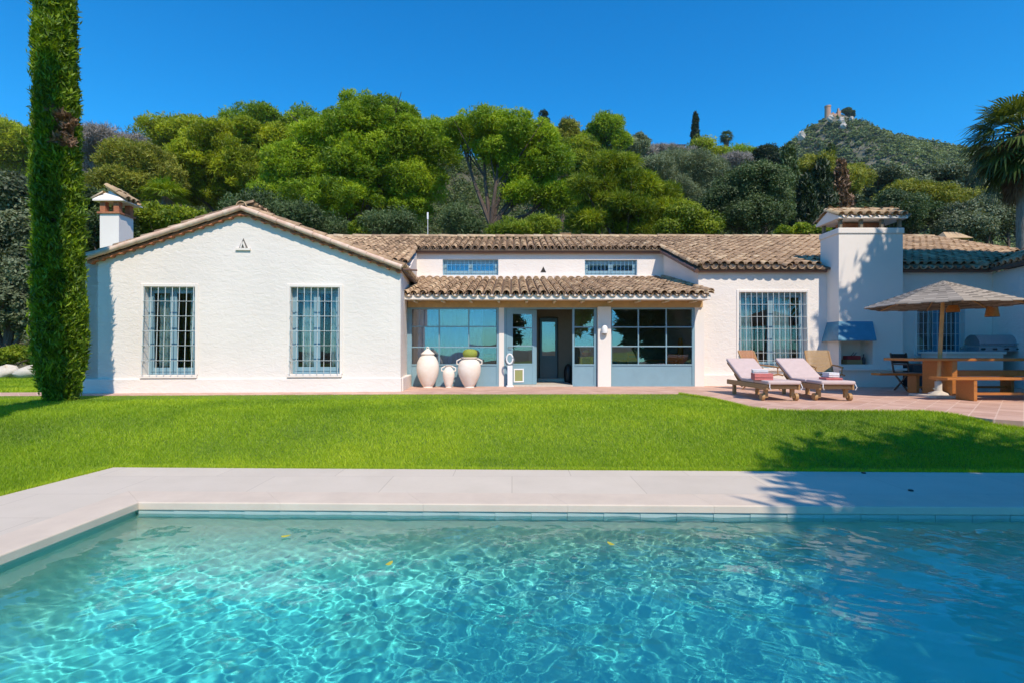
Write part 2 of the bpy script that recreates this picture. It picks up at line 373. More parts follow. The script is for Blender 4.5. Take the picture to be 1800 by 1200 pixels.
# coping in separate slabs with fine joints
def lerp(a, b, t): return (a[0]+(b[0]-a[0])*t, a[1]+(b[1]-a[1])*t)
nB = 10
for i in range(nB):
    t0, t1 = i/nB+.00006, (i+1)/nB-.00006
    cop(lerp(PB, PR, t0), lerp(PB, PR, t1), lerp(cB, cR, t1), lerp(cB, cR, t0))
for i in range(5):
    t0, t1 = i/5+.00012, (i+1)/5-.00012
    cop(lerp(PL, PB, t0), lerp(PL, PB, t1), lerp(cL, cB, t1), lerp(cL, cB, t0))
mb.build('coping', mat('coping_stone', (.66, .55, .435), .75, col2=(.58, .48, .38), vscale=3, bump=.15, bscale=80, bdist=.004), root)
FZ = -1.75
M['poolfloor'] = mat('pool_tile', (.30, .86, .80), .5, col2=(.22, .76, .72), vscale=3)
i_ = .03
def ring_at(off, z): return [(PL[0]-i_+off, -1.6+min(off, .0)), (PR[0]+i_-off, -1.6), (PR[0]+i_-off, PR[1]+i_-off), (PB[0]-i_+off, PB[1]+i_-off)], z
profp = [(0, -.36), (.0, -1.0)]+[(.75-.75*math.cos(a), -1.0-.75*math.sin(a)) for a in np.linspace(.15, math.pi/2, 8)]
sh = MB(); vs_ = []
for off, z in profp:
    q, _ = ring_at(off, z); vs_ += [(x, y, z) for x, y in q]
nr = len(profp); fs = []
for i in range(nr-1):
    for a, b in ((1, 2), (2, 3), (3, 0)): fs.append((i*4+a, i*4+b, i*4+4+b, i*4+4+a)[::-1])
fs.append(tuple((nr-1)*4+k for k in range(4))); fs.append((0, 1, (nr-1)*4+1, (nr-1)*4))
sh.add(vs_, fs)
M['poolfloor'] = mat('pool_tile', (.30, .86, .80), .5, bump=.1, bscale=30); N, K = nodes(M['poolfloor']); b = N['Principled BSDF']
tc = N.new('ShaderNodeTexCoord'); sx = N.new('ShaderNodeSeparateXYZ'); K.new(tc.outputs['Object'], sx.inputs[0])
mr = N.new('ShaderNodeMapRange'); mr.inputs['From Min'].default_value = -1.38; mr.inputs['From Max'].default_value = -.55; K.new(sx.outputs[2], mr.inputs[0])   # object z: water's depth tint painted in, turquoise below, grey-green towards the rim
nz = N.new('ShaderNodeTexNoise'); nz.inputs['Scale'].default_value = 2.2; nz.inputs['Detail'].default_value = 4; K.new(tc.outputs['Object'], nz.inputs[0])
mm = N.new('ShaderNodeMath'); mm.operation = 'MULTIPLY_ADD'; mm.inputs[1].default_value = .5; mm.inputs[2].default_value = -.25; K.new(nz.outputs[0], mm.inputs[0]); ma = N.new('ShaderNodeMath'); K.new(mr.outputs[0], ma.inputs[0]); K.new(mm.outputs[0], ma.inputs[1])
rp = N.new('ShaderNodeValToRGB'); rp.color_ramp.elements[0].color = (.15, .70, .66, 1); rp.color_ramp.elements[1].color = (.52, .54, .42, 1); K.new(ma.outputs[0], rp.inputs[0]); K.new(rp.outputs[0], b.inputs['Base Color'])
o = sh.build('pool_shell', M['poolfloor'], root, smooth=True); o.cycles.is_caustics_receiver = True
# light tile row at the water line
tb = MB()
nT = 40
for k in range(nT):
    a = lerp(PB, PR, k/nT+.00004); b_ = lerp(PB, PR, (k+1)/nT-.00004); tb.box(a[0], b_[0], a[1]+.004, a[1]+.028, -.50, -.362)
o = tb.build('waterline_tiles', mat('waterline_tile', (.40, .52, .48), .3, var=.15, vscale=4), root); o.cycles.is_caustics_receiver = True; o['kind'] = 'stuff'
# water
WZ = -.39
step = .0145
xs = np.arange(PL[0]-.02, 6.2, step); ys = np.arange(-1.6, 4.40, step)
Xg, Yg = np.meshgrid(xs, ys); Zg = np.zeros_like(Xg)
wr = np.random.default_rng(12)
calm = .62+.75*sstep(-2.2, 1.2, Xg+.45*(3.2-Yg))
for i in range(110):
    lam = .05*(17**wr.random()**1.15); k = 2*math.pi/lam; th = wr.normal(1.05, .75) if i % 3 else wr.random()*6.28; ph = wr.random()*7
    wx = Xg+.10*np.sin(Yg*2.1+i)+.05*np.sin(Xg*3.3+i*2); wy = Yg+.10*np.sin(Xg*1.7+i*1.3)
    amp = .00042*(lam/.3)**1.12*(1+.6*np.sin(Xg*.9+Yg*1.3+i*2.4))
    Zg += amp*np.sin(k*(wx*math.cos(th)+wy*math.sin(th))+ph)
Zg = Zg*calm*.62+WZ
V = np.stack([Xg, Yg, Zg], -1).reshape(-1, 3)
ny, nx = Xg.shape; I = np.arange(nx*ny).reshape(ny, nx)
Q = np.stack([I[:-1, :-1], I[:-1, 1:], I[1:, 1:], I[1:, :-1]], -1).reshape(-1, 4)
wm = bpy.data.materials.new('pool_water'); wm.use_nodes = True; N, K = nodes(wm); b = N['Principled BSDF']
b.inputs['Transmission Weight'].default_value = 1; b.inputs['Roughness'].default_value = 0; b.inputs['IOR'].default_value = 1.33
b.inputs['Base Color'].default_value = (.52, .93, .95, 1)
wo = fast('pool_water', V, Q, wm, smooth=True); tag(wo, kind='structure'); wo.cycles.is_caustics_caster = True

# terrace of pink clay tiles
ter = [(X(-60, 11.35), 11.35), (X(150, 11.35), 11.35), (X(700, 11.78), 11.78), (X(1195, 11.84), 11.84), (X(1245, 10.75), 10.75), (X(1285, 9.7), 9.7), (X(1315, 8.95), 8.95),
       (X(1350, 8.5), 8.5), (X(1420, 8.36), 8.36), (X(1550, 8.34), 8.34), (X(1630, 8.3), 8.3), (X(1680, 7.95), 7.95), (X(1745, 7.4), 7.4), (X(1815, 7.15), 7.15), (9.6, 7.05), (18, 7.2), (18, 15), (-3.0, 15), (-2.76, 12.6), (-9.4, 12.3), (-12.3, 12.2)]
M['terrace'] = mat('pink_terrace_tile', (.68, .45, .345), .8, col2=(.57, .35, .26), vscale=3, bump=.2, bscale=40, bdist=.004, detail=7)
N, K = nodes(M['terrace']); b = N['Principled BSDF']
tc = N.new('ShaderNodeTexCoord'); br = N.new('ShaderNodeTexBrick'); br.offset = 0; br.inputs['Scale'].default_value = 1
br.inputs['Brick Width'].default_value = .3; br.inputs['Row Height'].default_value = .3; br.inputs['Mortar Size'].default_value = .009
br.inputs['Color1'].default_value = (1, 1, 1, 1); br.inputs['Color2'].default_value = (.80, .74, .72, 1); br.inputs['Mortar'].default_value = (1.05, 1.15, 1.2, 1)
mp = N.new('ShaderNodeMapping'); mp.inputs['Rotation'].default_value = (0, 0, R(45)); K.new(tc.outputs['Object'], mp.inputs[0]); K.new(mp.outputs[0], br.inputs[0])
mu = N.new('ShaderNodeMixRGB'); mu.blend_type = 'MULTIPLY'; mu.inputs[0].default_value = 1
old = b.inputs['Base Color'].links[0].from_socket
K.new(old, mu.inputs[1]); K.new(br.outputs[0], mu.inputs[2]); K.new(mu.outputs[0], b.inputs['Base Color'])
tb = MB(); slab(ter, .012, -.2, tb); tag(tb.build('terrace', M['terrace']), kind='structure')
pth = MB(); pth.box(-34, -12.5, 20.4, 21.6, -.05, .02); tag(pth.build('path', mat('pale_gravel', (.62, .58, .52), .95, var=.2, vscale=30, bump=.6, bscale=90)), kind='structure')

# grass blades
terp = np.array(ter)
def inpoly(x, y, poly):
    c = np.zeros(x.shape, bool); n = len(poly); j = n-1
    for i in range(n):
        xi, yi = poly[i]; xj, yj = poly[j]
        if yi != yj: c ^= ((yi > y) != (yj > y)) & (x < (xj-xi)*(y-yi)/(yj-yi)+xi)
        j = i
    return c
deckpoly = [(-5.5, -6), DLn, DB, DR, (11, -6)]
def blades(y0, y1, dens, h, w, x0f=-1.04, x1f=1.04):
    n = int(dens*(y1-y0)*(y0+y1)/2*(x1f-x0f)); y = y0+(y1-y0)*np.sqrt(rng.random(n)) if y0 < 1 else y0+(y1-y0)*rng.random(n)
    x = y*(x0f+(x1f-x0f)*rng.random(n))
    k = ~inpoly(x, y, deckpoly) & ~inpoly(x, y, ter) & ~((y > 11.9) & (x > -10.2)); x = x[k]; y = y[k]; n = len(x)
    z = np.where(y > 5.75, lawn_z(x, y), -.315); a = rng.random(n)*6.28
    pat = .5+.5*vnoise(x*2.2, y*2.2, 9); hh = h*(.55+.75*rng.random(n))*(.8+.4*pat)*np.where((y > 10.4) & (y < 12) & (x < 6), .35, 1)
    lean = rng.normal(size=(n, 2))*hh[:, None]*.55
    dx = np.cos(a)*w/2; dy = np.sin(a)*w/2
    V = np.stack([np.stack([x-dx, y-dy, z-.004], -1), np.stack([x+dx, y+dy, z-.004], -1), np.stack([x+lean[:, 0], y+lean[:, 1], z+hh], -1)], 1).reshape(-1, 3)
    big = .5+.5*vnoise(x*.5, y*.9, 4)
    T = np.clip(-.02+.42*pat+.52*big+.5*(rng.random(n)-.35), 0, 1)
    return V, np.arange(3*n).reshape(-1, 3), np.repeat(T, 3)
gr = joinq([blades(4.3, 6.6, 7500, .040, .0065), blades(6.6, 8.6, 4200, .040, .008), blades(8.6, 12.0, 2200, .038, .011), blades(12, 21, 900, .045, .02, -1.06, -.8)])
# taller ragged fringe along deck and terrace edges
fr = []
for poly, dd, cnt in (([DLn, DB, DR], .03, 9000), (ter[3:14], -.03, 9000)):
    for a, c in zip(poly[:-1], poly[1:]):
        ln = math.hypot(c[0]-a[0], c[1]-a[1]); m_ = int(ln*900); t = rng.random(m_)
        nx_, ny_ = -(c[1]-a[1])/ln, (c[0]-a[0])/ln
        off = np.abs(rng.normal(size=m_))*.02*(1 if dd > 0 else -1)+(.004 if dd > 0 else -.004)
        x = a[0]+(c[0]-a[0])*t+nx_*off; y = a[1]+(c[1]-a[1])*t+ny_*off
        z = np.where(y > 5.75, lawn_z(x, y), -.315); ang = rng.random(m_)*6.28; hh = .035+.035*rng.random(m_); lean = rng.normal(size=(m_, 2))*.018
        V = np.stack([np.stack([x-np.cos(ang)*.004, y-np.sin(ang)*.004, z], -1), np.stack([x+np.cos(ang)*.004, y+np.sin(ang)*.004, z], -1), np.stack([x+lean[:, 0], y+lean[:, 1], z+hh], -1)], 1).reshape(-1, 3)
        fr.append((V, np.arange(3*m_).reshape(-1, 3), np.repeat(.55+.45*rng.random(m_), 3)))
gr = joinq([gr]+fr)
tag(fast('grass', *gr[:2], M['grass'], tone=gr[2]), 'short bright green lawn grass between the pool deck and the terrace', 'grass', kind='stuff')

# ---------------------------------------------------------------- villa
house = thing('villa', 'long white stucco villa with brown clay tiled roofs and grey-blue windows', 'house', (1, 15, 0))
def wallseg(name, A, B, holes, top, z0=-.2, th=.28, m=None, extra_u=(), flip=False, parent=house):
    """wall from A to B (outer face on the right-hand side looking from A to B is -normal); holes = (u0,u1,z0,z1)"""
    A = Vector((*A, 0)); B = Vector((*B, 0)); ln = (B-A).length; U = (B-A)/ln; Nn = Vector((U.y, -U.x, 0))
    if flip: Nn = -Nn
    us = sorted(set([0, ln]+[h[0] for h in holes]+[h[1] for h in holes]+list(extra_u)))
    zs = sorted(set([z0]+[h[2] for h in holes]+[h[3] for h in holes]))
    tf = top if callable(top) else (lambda u: top)
    mb = MB()
    def pt(u, z, d): p = A+U*u-Nn*d; return (p.x, p.y, z)
    for i in range(len(us)-1):
        a, b = us[i], us[i+1]
        for j in range(len(zs)):
            za = zs[j]; zb0 = zs[j+1] if j+1 < len(zs) else None
            if zb0 is None: za0, za1, zb_a, zb_b = za, za, tf(a), tf(b)
            else: zb_a = zb_b = zb0
            mid = (a+b)/2
            if any(h[0]-1e-6 < mid < h[1]+1e-6 and h[2]-1e-6 <= za < h[3]-1e-6 for h in holes): continue
            mb.add([pt(a, za, 0), pt(b, za, 0), pt(b, zb_b, 0), pt(a, zb_a, 0)], [(0, 1, 2, 3)])
            mb.add([pt(a, za, th), pt(b, za, th), pt(b, zb_b, th), pt(a, zb_a, th)], [(3, 2, 1, 0)])
        mb.add([pt(a, tf(a), 0), pt(b, tf(b), 0), pt(b, tf(b), th), pt(a, tf(a), th)], [(0, 1, 2, 3)])
    for u, k in ((0, 1), (ln, 1)):
        mb.add([pt(u, z0, 0), pt(u, tf(u), 0), pt(u, tf(u), th), pt(u, z0, th)], [(0, 1, 2, 3)])
    for (a, b, c, d) in holes:
        mb.add([pt(a, c, 0), pt(a, c, th), pt(a, d, th), pt(a, d, 0)], [(0, 1, 2, 3)])
        mb.add([pt(b, c, 0), pt(b, c, th), pt(b, d, th), pt(b, d, 0)], [(3, 2, 1, 0)])
        mb.add([pt(a, d, 0), pt(b, d, 0), pt(b, d, th), pt(a, d, th)], [(0, 1, 2, 3)])
        mb.add([pt(a, c, 0), pt(b, c, 0), pt(b, c, th), pt(a, c, th)], [(3, 2, 1, 0)])
    return mb.build(name, m or M['white'], parent)

def frame2(A, B):
    A = Vector((*A, 0)); B = Vector((*B, 0)); U = (B-A).normalized(); Nn = Vector((U.y, -U.x, 0))
    Mx = Matrix(((U.x, -Nn.x, 0, A.x), (U.y, -Nn.y, 0, A.y), (0, 0, 1, 0), (0, 0, 0, 1)))   # local: x along wall, y inward, z up
    return Mx, (B-A).length
WA, WB = (-10.0, 12.0), (-2.72, 12.5)
WM, WL = frame2(WA, WB)
def upos(px):   # distance along the wing front where pixel column px meets it
    k = (px-900)/900; U = Vector((WB[0]-WA[0], WB[1]-WA[1])).normalized()
    return (k*WA[1]-WA[0])/(U.x-k*U.y)
uap = 3.586
def wtop(u): return 3.06+(4.30-3.06)*u/uap if u < uap else 4.30-(4.30-2.97)*(u-uap)/(WL-uap)
w1 = (upos(253), upos(343), .43, 2.50); w2 = (upos(510), upos(597), .44, 2.52)
va_ = (uap-.10, uap+.10, 3.47, 3.70)
def zrw(px, py, u): return 1-(py-616)*(WA[1]+(WB[1]-WA[1])*u/WL)/900
wallseg('wall', WA, WB, [w1, w2], wtop, extra_u=[uap])
# triangular vent (flat triangle, the opening's shade put into its colour) with little sill
mb = MB(); mb.M = WM
z0v, z1v = 3.44, 3.68
mb.add([(uap-.105, -.004, z0v), (uap+.105, -.004, z0v), (uap, -.004, z1v), (uap-.105, .05, z0v), (uap+.105, .05, z0v), (uap, .05, z1v)], [(0, 1, 2), (0, 3, 4, 1), (1, 4, 5, 2), (2, 5, 3, 0)])
vent = mb.build('vent', mat('vent_shade', (.16, .15, .13), .9), house)
mb = MB(); mb.M = WM
mb.box(uap-.17, uap+.17, -.045, .02, z0v-.055, z0v-.006); mb.bar((uap-.05, -.03, z0v), (uap, -.03, z1v-.09), .03, .03); mb.bar((uap+.05, -.03, z0v), (uap, -.03, z1v-.09), .03, .03)
mb.build('vent_sill', M['smooth_white'], vent)
# wing side walls and back
WV = Vector((-.5/7.297, 7.28/7.297)); 
bl = (WA[0]+WV.x*6, WA[1]+WV.y*6)
wallseg('wall', WA, bl, [], 3.04, flip=True)
def mainz(y): return 3.29+.35*(y-14.3)
sideB = (-3.34, 18.0)
wallseg('wall', (WB[0]-.006, WB[1]+.004), sideB, [], lambda u: 2.95 if u < 2.6 else max(2.95, mainz(12.5+u)-.16), extra_u=[2.6, 3.6, 4.6])
# plinth of wing
mb = MB(); mb.M = WM; mb.box(-.03, WL+.02, -.05, .1, -.2, .345); mb.box(WL-.1, WL+.05, .1, 1.7, -.2, .345)
mb.build('plinth', M['white'], house, bevel=.02)
# main block walls
def ux(px, d, x0): return X(px, d)-x0
c1 = (ux(778, 18, -3.34), ux(876, 18, -3.34), Z(484, 18), Z(456, 18)); c2 = (ux(1028, 18, -3.34), ux(1120, 18, -3.34), Z(484, 18), Z(457, 18))
wallseg('wall', (-3.34, 18), (5.32, 18), [c1, c2], 4.46, z0=2.4)
RW = 14.6
w3 = (X(1299, RW)-5.32, X(1418, RW)-5.32, Z(646, RW), Z(514, RW)); w4 = (X(1612, RW)-5.32, X(1695, RW)-5.32, Z(624, RW), Z(533, RW))
wallseg('wall', (5.32, RW), (13.7, RW), [w3, w4], 3.30)
wallseg('wall', (5.315, 17.997), (5.315, RW+.004), [], lambda u: mainz(18-u)-.10)
wallseg('wall', (13.7, RW-.004), (12.6, 10.5), [], 3.20)
mb = MB(); mb.box(5.16, 8.80, 14.50, 14.61, -.2, .33); mb.box(5.16, 5.30, 14.61, 14.9, -.2, .33); mb.build('plinth', M['white'], house, bevel=.02)
mb = MB(); mb.box(10.76, 13.66, 14.5, 14.61, -.2, .30); mb.build('plinth', M['white'], house, bevel=.02)
mb = MB()
for k in range(9): mb.box(-3.30+k*.957, -3.30+(k+1)*.957-.006, 17.86, 17.998, 3.44, 3.605)
mb.build('ledge', M['smooth_white'], house)
mb = MB(); z0v, z1v = Z(479, 18), Z(469, 18); xv = X(955, 18)
mb.add([(xv-.1, 17.99, z0v), (xv+.1, 17.99, z0v), (xv, 17.99, z1v), (xv-.1, 17.999, z0v), (xv+.1, 17.999, z0v), (xv, 17.999, z1v)], [(0, 1, 2), (0, 3, 4, 1), (1, 4, 5, 2), (2, 5, 3, 0)])
mb.build('vent', M['dark'], house)
# back and end walls
mb = MB(); mb.box(-10.4, 17, 25.6, 25.8, -.2, 3.2); mb.box(16.8, 17, 12, 25.6, -.2, 3.2); mb.box(-10.45, -10.2, 18, 25.6, -.2, 3.0); mb.build('wall', M['white'], house)
# interior: floors, ceilings, partitions
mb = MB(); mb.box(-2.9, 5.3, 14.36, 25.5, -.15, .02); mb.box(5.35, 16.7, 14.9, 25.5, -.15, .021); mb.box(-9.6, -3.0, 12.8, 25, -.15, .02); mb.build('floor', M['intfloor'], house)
mb = MB()
mb.box(-3.2, 5.25, 17.6, 17.75, .02, 2.6)            # sun room back
mb.box(-9.7, -3.1, 16.0, 16.1, .02, 2.9); mb.box(5.6, 16.6, 18.3, 18.4, .02, 3.1)
mb.box(-3.2, 5.25, 14.5, 17.6, 2.36, 2.40)           # ceiling
mb.box(X(981, 16), X(1052, 16), 15.98, 16.1, .02, 2.36)      # vestibule rear wall right of inner door
mb.box(X(930, 16), X(946.5, 16), 15.98, 16.1, .02, 2.36)
mb.box(X(946.5, 16), X(981, 16), 15.98, 16.1, 2.02, 2.36)
mb.box(5.33, 5.36, 14.9, 18.3, 0.02, 3.1)
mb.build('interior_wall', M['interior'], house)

# ---- windows
def bars_grille(u0, u1, z0, z1, nv, zrow, out, Mx, bulge=0, rad=.008):
    g_ = MB(); g_.M = Mx
    for k in range(nv):
        u = u0+(u1-u0)*k/(nv-1); 
        if bulge: g_.tube([(u, -out*.35, z1), (u, -out*.45, z1-.25), (u, -out-bulge*.3, z0+.75*(z1-z0)*.5), (u, -out-bulge, z0+.12), (u, -out-bulge, z0)], rad, 6)
        else: g_.tube([(u, -out, z1), (u, -out, z0)], rad, 6)
    for z in zrow:
        t = (z1-z)/(z1-z0); o_ = out*.45+(out*.55+bulge)*min(1, t*1.2) if bulge else out
        g_.tube([(u0-.01, 0, z), (u0-.01, -o_, z)], rad, 6); g_.tube([(u1+.01, 0, z), (u1+.01, -o_, z)], rad, 6)
        g_.bar((u0-.015, -o_, z), (u1+.015, -o_, z), .022, .010)
    return g_
def window(Mx, h, casements, grid_n, zrows, m=M['blue'], deep=.17, grille=True, bulge=.05, out=.07, nv=8, glass=M['glass2'], surround=True, sill=True, gm=None, grad=.008):
    a, b, c, d = h; w = MB(); w.M = Mx; f = .055
    w.box(a, b, deep, deep+.06, c, c+f*1.2); w.box(a, b, deep, deep+.06, d-f, d); w.box(a, a+f, deep, deep+.06, c+f*1.2, d-f); w.box(b-f, b, deep, deep+.06, c+f*1.2, d-f)
    n = casements; wd = (b-a-2*f)/n; s = .075
    for k in range(n):
        x0 = a+f+k*wd; x1 = x0+wd; zz0, zz1 = c+f*1.2+.004, d-f-.004; y0, y1 = deep-.014, deep+.04
        w.box(x0+.003, x0+s, y0, y1, zz0, zz1); w.box(x1-s, x1-.003, y0, y1, zz0, zz1); w.box(x0+s, x1-s, y0, y1, zz0, zz0+s*1.3); w.box(x0+s, x1-s, y0, y1, zz1-s, zz1)
    fr_ = w.build('window', m, house, bevel=.006)
    g = MB(); g.M = Mx
    for k in range(n):
        x0 = a+f+k*wd+s; x1 = x0+wd-2*s
        g.box(x0, x1, deep+.012, deep+.018, c+f*1.2+s*1.3, d-f-s)
    g.build('pane', glass, fr_)
    if grille: bars_grille(a+.02, b-.02, c+.02, d-.01, nv, zrows, out, Mx, bulge, grad).build('grille', gm or M['grille'], fr_, smooth=True)
    if surround:
        s_ = MB(); s_.M = Mx; t = .075
        s_.box(a-t, a-.002, -.022, .02, c-.0, d+t); s_.box(b+.002, b+t, -.022, .02, c-.0, d+t); s_.box(a-.002, b+.002, -.022, .02, d+.002, d+t)
        s_.build('surround', M['smooth_white'], fr_, bevel=.01)
    if sill:
        s_ = MB(); s_.M = Mx; s_.box(a-.06, b+.06, -.075, deep, c-.075, c-.003); s_.build('sill', M['smooth_white'], fr_, bevel=.008)
    return fr_
def curtain(name, Mx, x0, x1, y, z0, z1, folds, m, label, group=None, amp=.035):
    n = folds*10; vs_ = []; k_ = random.Random(x0*10)
    ph = [k_.random()*1.2 for _ in range(folds+1)]
    for j in range(9):
        z = z1+(z0-z1)*j/8
        for i in range(n+1):
            t = i/n; a = amp*(.5+.5*j/8)*(1+.3*ph[min(folds, int(t*folds))])
            p = Mx @ Vector((x0+(x1-x0)*t+.012*math.sin(j+i), y+a*math.sin(t*folds*6.283+ph[0]+.25*j/8), z)); vs_.append(p)
    fs = [(j*(n+1)+i, j*(n+1)+i+1, (j+1)*(n+1)+i+1, (j+1)*(n+1)+i) for j in range(8) for i in range(n)]
    c0 = Mx @ Vector(((x0+x1)/2, y, z0)); r = thing(name, label, 'curtain', tuple(c0), group)
    mb = MB(); mb.v = [tuple(v) for v in vs_]; mb.f = fs; mb.t = [.5]*len(vs_); o = mb.build(name, m, None, smooth=True)
    o.data.transform(Matrix.Translation(-c0)); o.location = c0
    sm = o.modifiers.new('thick', 'SOLIDIFY'); sm.thickness = .004
    nm = o.name; bpy.data.objects.remove(r); o.name = name; tag(o, label, 'curtain', group); return o
zr = lambda d, ys: [Z(y, d) for y in ys]
window(WM, w1, 2, None, zr(12.15, (530, 556, 582, 607, 633)))
window(WM, w2, 2, None, zr(12.35, (530, 556, 582, 607, 633)))
I3, _ = frame2((5.32, RW), (13.7, RW)); IC, _ = frame2((-3.34, 18), (5.32, 18))
window(I3, w3, 2, None, zr(14.5, (535, 556.5, 577.5, 598.5, 619.5, 633)), nv=13, bulge=.03)
window(I3, w4, 2, None, zr(14.5, (549, 568, 587, 606)), m=M['blue2'], nv=11, bulge=0, out=.04)
for c in (c1, c2):
    window(IC, c, 2, None, [c[2]+.36], nv=14, bulge=0, out=-.03, m=M['blue'], deep=.13, surround=False, sill=False, glass=M['glass'], gm=mat('light_blue_grille_paint', (.20, .44, .62), .5), grad=.0055)
lb = ('left', 'right')
curtain('curtain', WM, w1[0]+.13, w1[0]+.46, .36, w1[2]+.05, w1[3]-.05, 4, M['curtain'], 'pale green curtain drawn to the left side of the far left barred window')
curtain('curtain', WM, w1[1]-.30, w1[1]-.08, .36, w1[2]+.05, w1[3]-.05, 3, M['curtain'], 'pale green curtain at the right side of the far left barred window')
curtain('curtain', WM, w2[0]+.16, w2[0]+.50, .36, w2[2]+.05, w2[3]-.05, 4, M['curtain'], 'pale green curtain at the left side of the gable window beside the porch')
curtain('curtain', WM, w2[1]-.30, w2[1]-.06, .36, w2[2]+.05, w2[3]-.05, 3, M['curtain'], 'pale green curtain at the right side of the gable window beside the porch')
curtain('curtain', I3, w3[0]+.06, w3[0]+.50, .36, w3[2]+.05, w3[3]-.05, 5, M['curtain'], 'pale green curtain at the left side of the wide barred window behind the loungers')
curtain('curtain', I3, w3[0]+1.08, w3[0]+1.62, .36, w3[2]+.05, w3[3]-.05, 6, M['curtain'], 'pale green curtain at the right side of the wide barred window behind the loungers')
curtain('curtain', I3, w4[0]+.60, w4[0]+.86, .36, w4[2]+.05, w4[3]-.05, 3, M['curtain'], 'pale curtain inside the blue window behind the parasol')
curtain('curtain', IC, c1[0]+.05, c1[1]-.05, .30, c1[2]+.03, c1[3]-.03, 14, M['bluecurtain'], 'pleated blue curtain filling the small high window above the clay jars')
curtain('curtain', IC, c2[0]+.05, c2[1]-.05, .30, c2[2]+.03, c2[3]-.03, 14, M['bluecurtain'], 'pleated blue curtain filling the small high window above the right glazed bay')
curtain('curtain', Matrix.Identity(4), X(722, 14.3)+.15, X(848, 14.3), 14.62, .3, 2.15, 9, M['sheer'], 'long sheer blue curtain behind the left glazed bay of the porch', amp=.05)

# ---- porch glazing
G = 14.3
def gx(px): return X(px, G)
def gz(py): return Z(py, G)
def bay(p0, p1, cols, rows, name='window', panel_top=642, base=679, left_frame=8, right_frame=4, top=541):
    w = MB(); x0, x1 = gx(p0), gx(p1); zt = gz(top); zp = gz(panel_top)
    f0, f1 = left_frame/63, right_frame/63
    w.box(x0, x0+f0, G-.03, G+.05, 0, zt); w.box(x1-f1, x1, G-.03, G+.05, 0, zt)
    w.box(x0+f0, x1-f1, G-.03, G+.05, zt-.045, zt); w.box(x0+f0, x1-f1, G-.028, G+.05, zp-.0, zp+.04)
    w.box(x0+f0, x1-f1, G-.01, G+.04, .05, zp); w.box(x0+f0, x1-f1, G-.025, G+.05, 0, .05)
    for c in cols: w.box(gx(c)-.016, gx(c)+.016, G-.022, G+.045, zp+.04, zt-.045)
    for r in rows: w.box(x0+f0, x1-f1, G-.020, G+.043, gz(r)-.015, gz(r)+.015)
    o = w.build(name, M['blue'], house, bevel=.004)
    xs_ = [x0+f0]+[gx(c) for c in cols]+[x1-f1]; zs_ = [zp+.04]+[gz(r) for r in rows][::-1]+[zt-.045]
    pr = random.Random(p0)
    for i in range(len(xs_)-1):
        for j in range(len(zs_)-1):
            g = MB(); a = xs_[i]+.012; b = xs_[i+1]-.012; t1 = pr.uniform(-.006, .006); t2 = pr.uniform(-.006, .006)
            g.add([(a, G+.01+t1, zs_[j]), (b, G+.01-t1, zs_[j]), (b, G+.01-t1+t2, zs_[j+1]), (a, G+.01+t1+t2, zs_[j+1]),
                   (a, G+.015+t1, zs_[j]), (b, G+.015-t1, zs_[j]), (b, G+.015-t1+t2, zs_[j+1]), (a, G+.015+t1+t2, zs_[j+1])], [(0, 1, 2, 3), (7, 6, 5, 4)])
            g.build('pane', M['glass'], o)
    return o
bay(716, 877, (772, 824), (574, 610))
bay(1073, 1221, (1122, 1171), (575, 608.5), left_frame=2.5, right_frame=5)
bay(1006, 1048.5, (), (575, 608.5), name='door', left_frame=3.5, right_frame=4.5)
mb = MB(); mb.box(gx(1220.5), 5.36, G-.03, 14.62, 0, 2.40); mb.build('pier', M['smooth_white'], house)
mb = MB(); mb.box(gx(877), gx(886), G-.05, G+.12, 0, gz(541)); mb.build('pier', M['smooth_white'], house, bevel=.008)
mb = MB(); mb.box(gx(1049.5), gx(1072.5), G-.14, G+.15, 0, gz(540)); mb.build('pier', M['smooth_white'], house, bevel=.012)
mb = MB(); mb.box(gx(886), gx(889.5), G-.03, G+.1, 0, gz(541)); mb.box(gx(889.5), gx(1006), G-.03, G+.1, gz(541)-.04, gz(541)); mb.build('door_frame', M['blue'], house, bevel=.004)
mb = MB(); mb.box(gx(889), gx(1006), G-.1, G+1.65, -.02, .05); mb.build('threshold', M['stone'], house)
# open door leaf hinged on the left jamb, swung slightly inwards
ang = R(17); Dm = Matrix.Translation((gx(890), G-.02, 0)) @ Matrix.Rotation(ang, 4, 'Z'); LW = .90; HT = gz(543)
w = MB(); w.M = Dm; s = .13
w.box(0, s+.06, 0, .045, .055, HT); w.box(LW-s, LW, 0, .045, .055, HT); w.box(s+.06, LW-s, 0, .045, HT-.14, HT); w.box(s+.06, LW-s, .004, .041, .055, .60)
w.box(s+.06, LW-s, 0, .045, .60, .64)
for z in (1.13, 1.64): w.box(s+.06, LW-s, 0, .045, z-.017, z+.017)
door = w.build('door', M['blue'], house, bevel=.004)
g = MB(); g.M = Dm
for a, b in ((.64, 1.113), (1.147, 1.623), (1.657, HT-.14)): g.box(s+.06, LW-s, .02, .026, a, b)
g.build('pane', M['glass'], door)
g = MB(); g.M = Dm; cx_, cw = .36, .15
for a in ((cx_-cw, cx_-cw+.035, .12, .50), (cx_+cw-.035, cx_+cw, .12, .50), (cx_-cw+.035, cx_+cw-.035, .12, .155), (cx_-cw+.035, cx_+cw-.035, .465, .50)): g.box(a[0], a[1], -.02, -.001, a[2], a[3])
cf = g.build('cat_flap', M['whitepaint'], door, bevel=.004)
g = MB(); g.M = Dm; g.box(cx_-cw+.035, cx_+cw-.035, -.012, -.004, .155, .465); g.build('flap_panel', mat('olive_flap', (.28, .30, .12), .4), door)
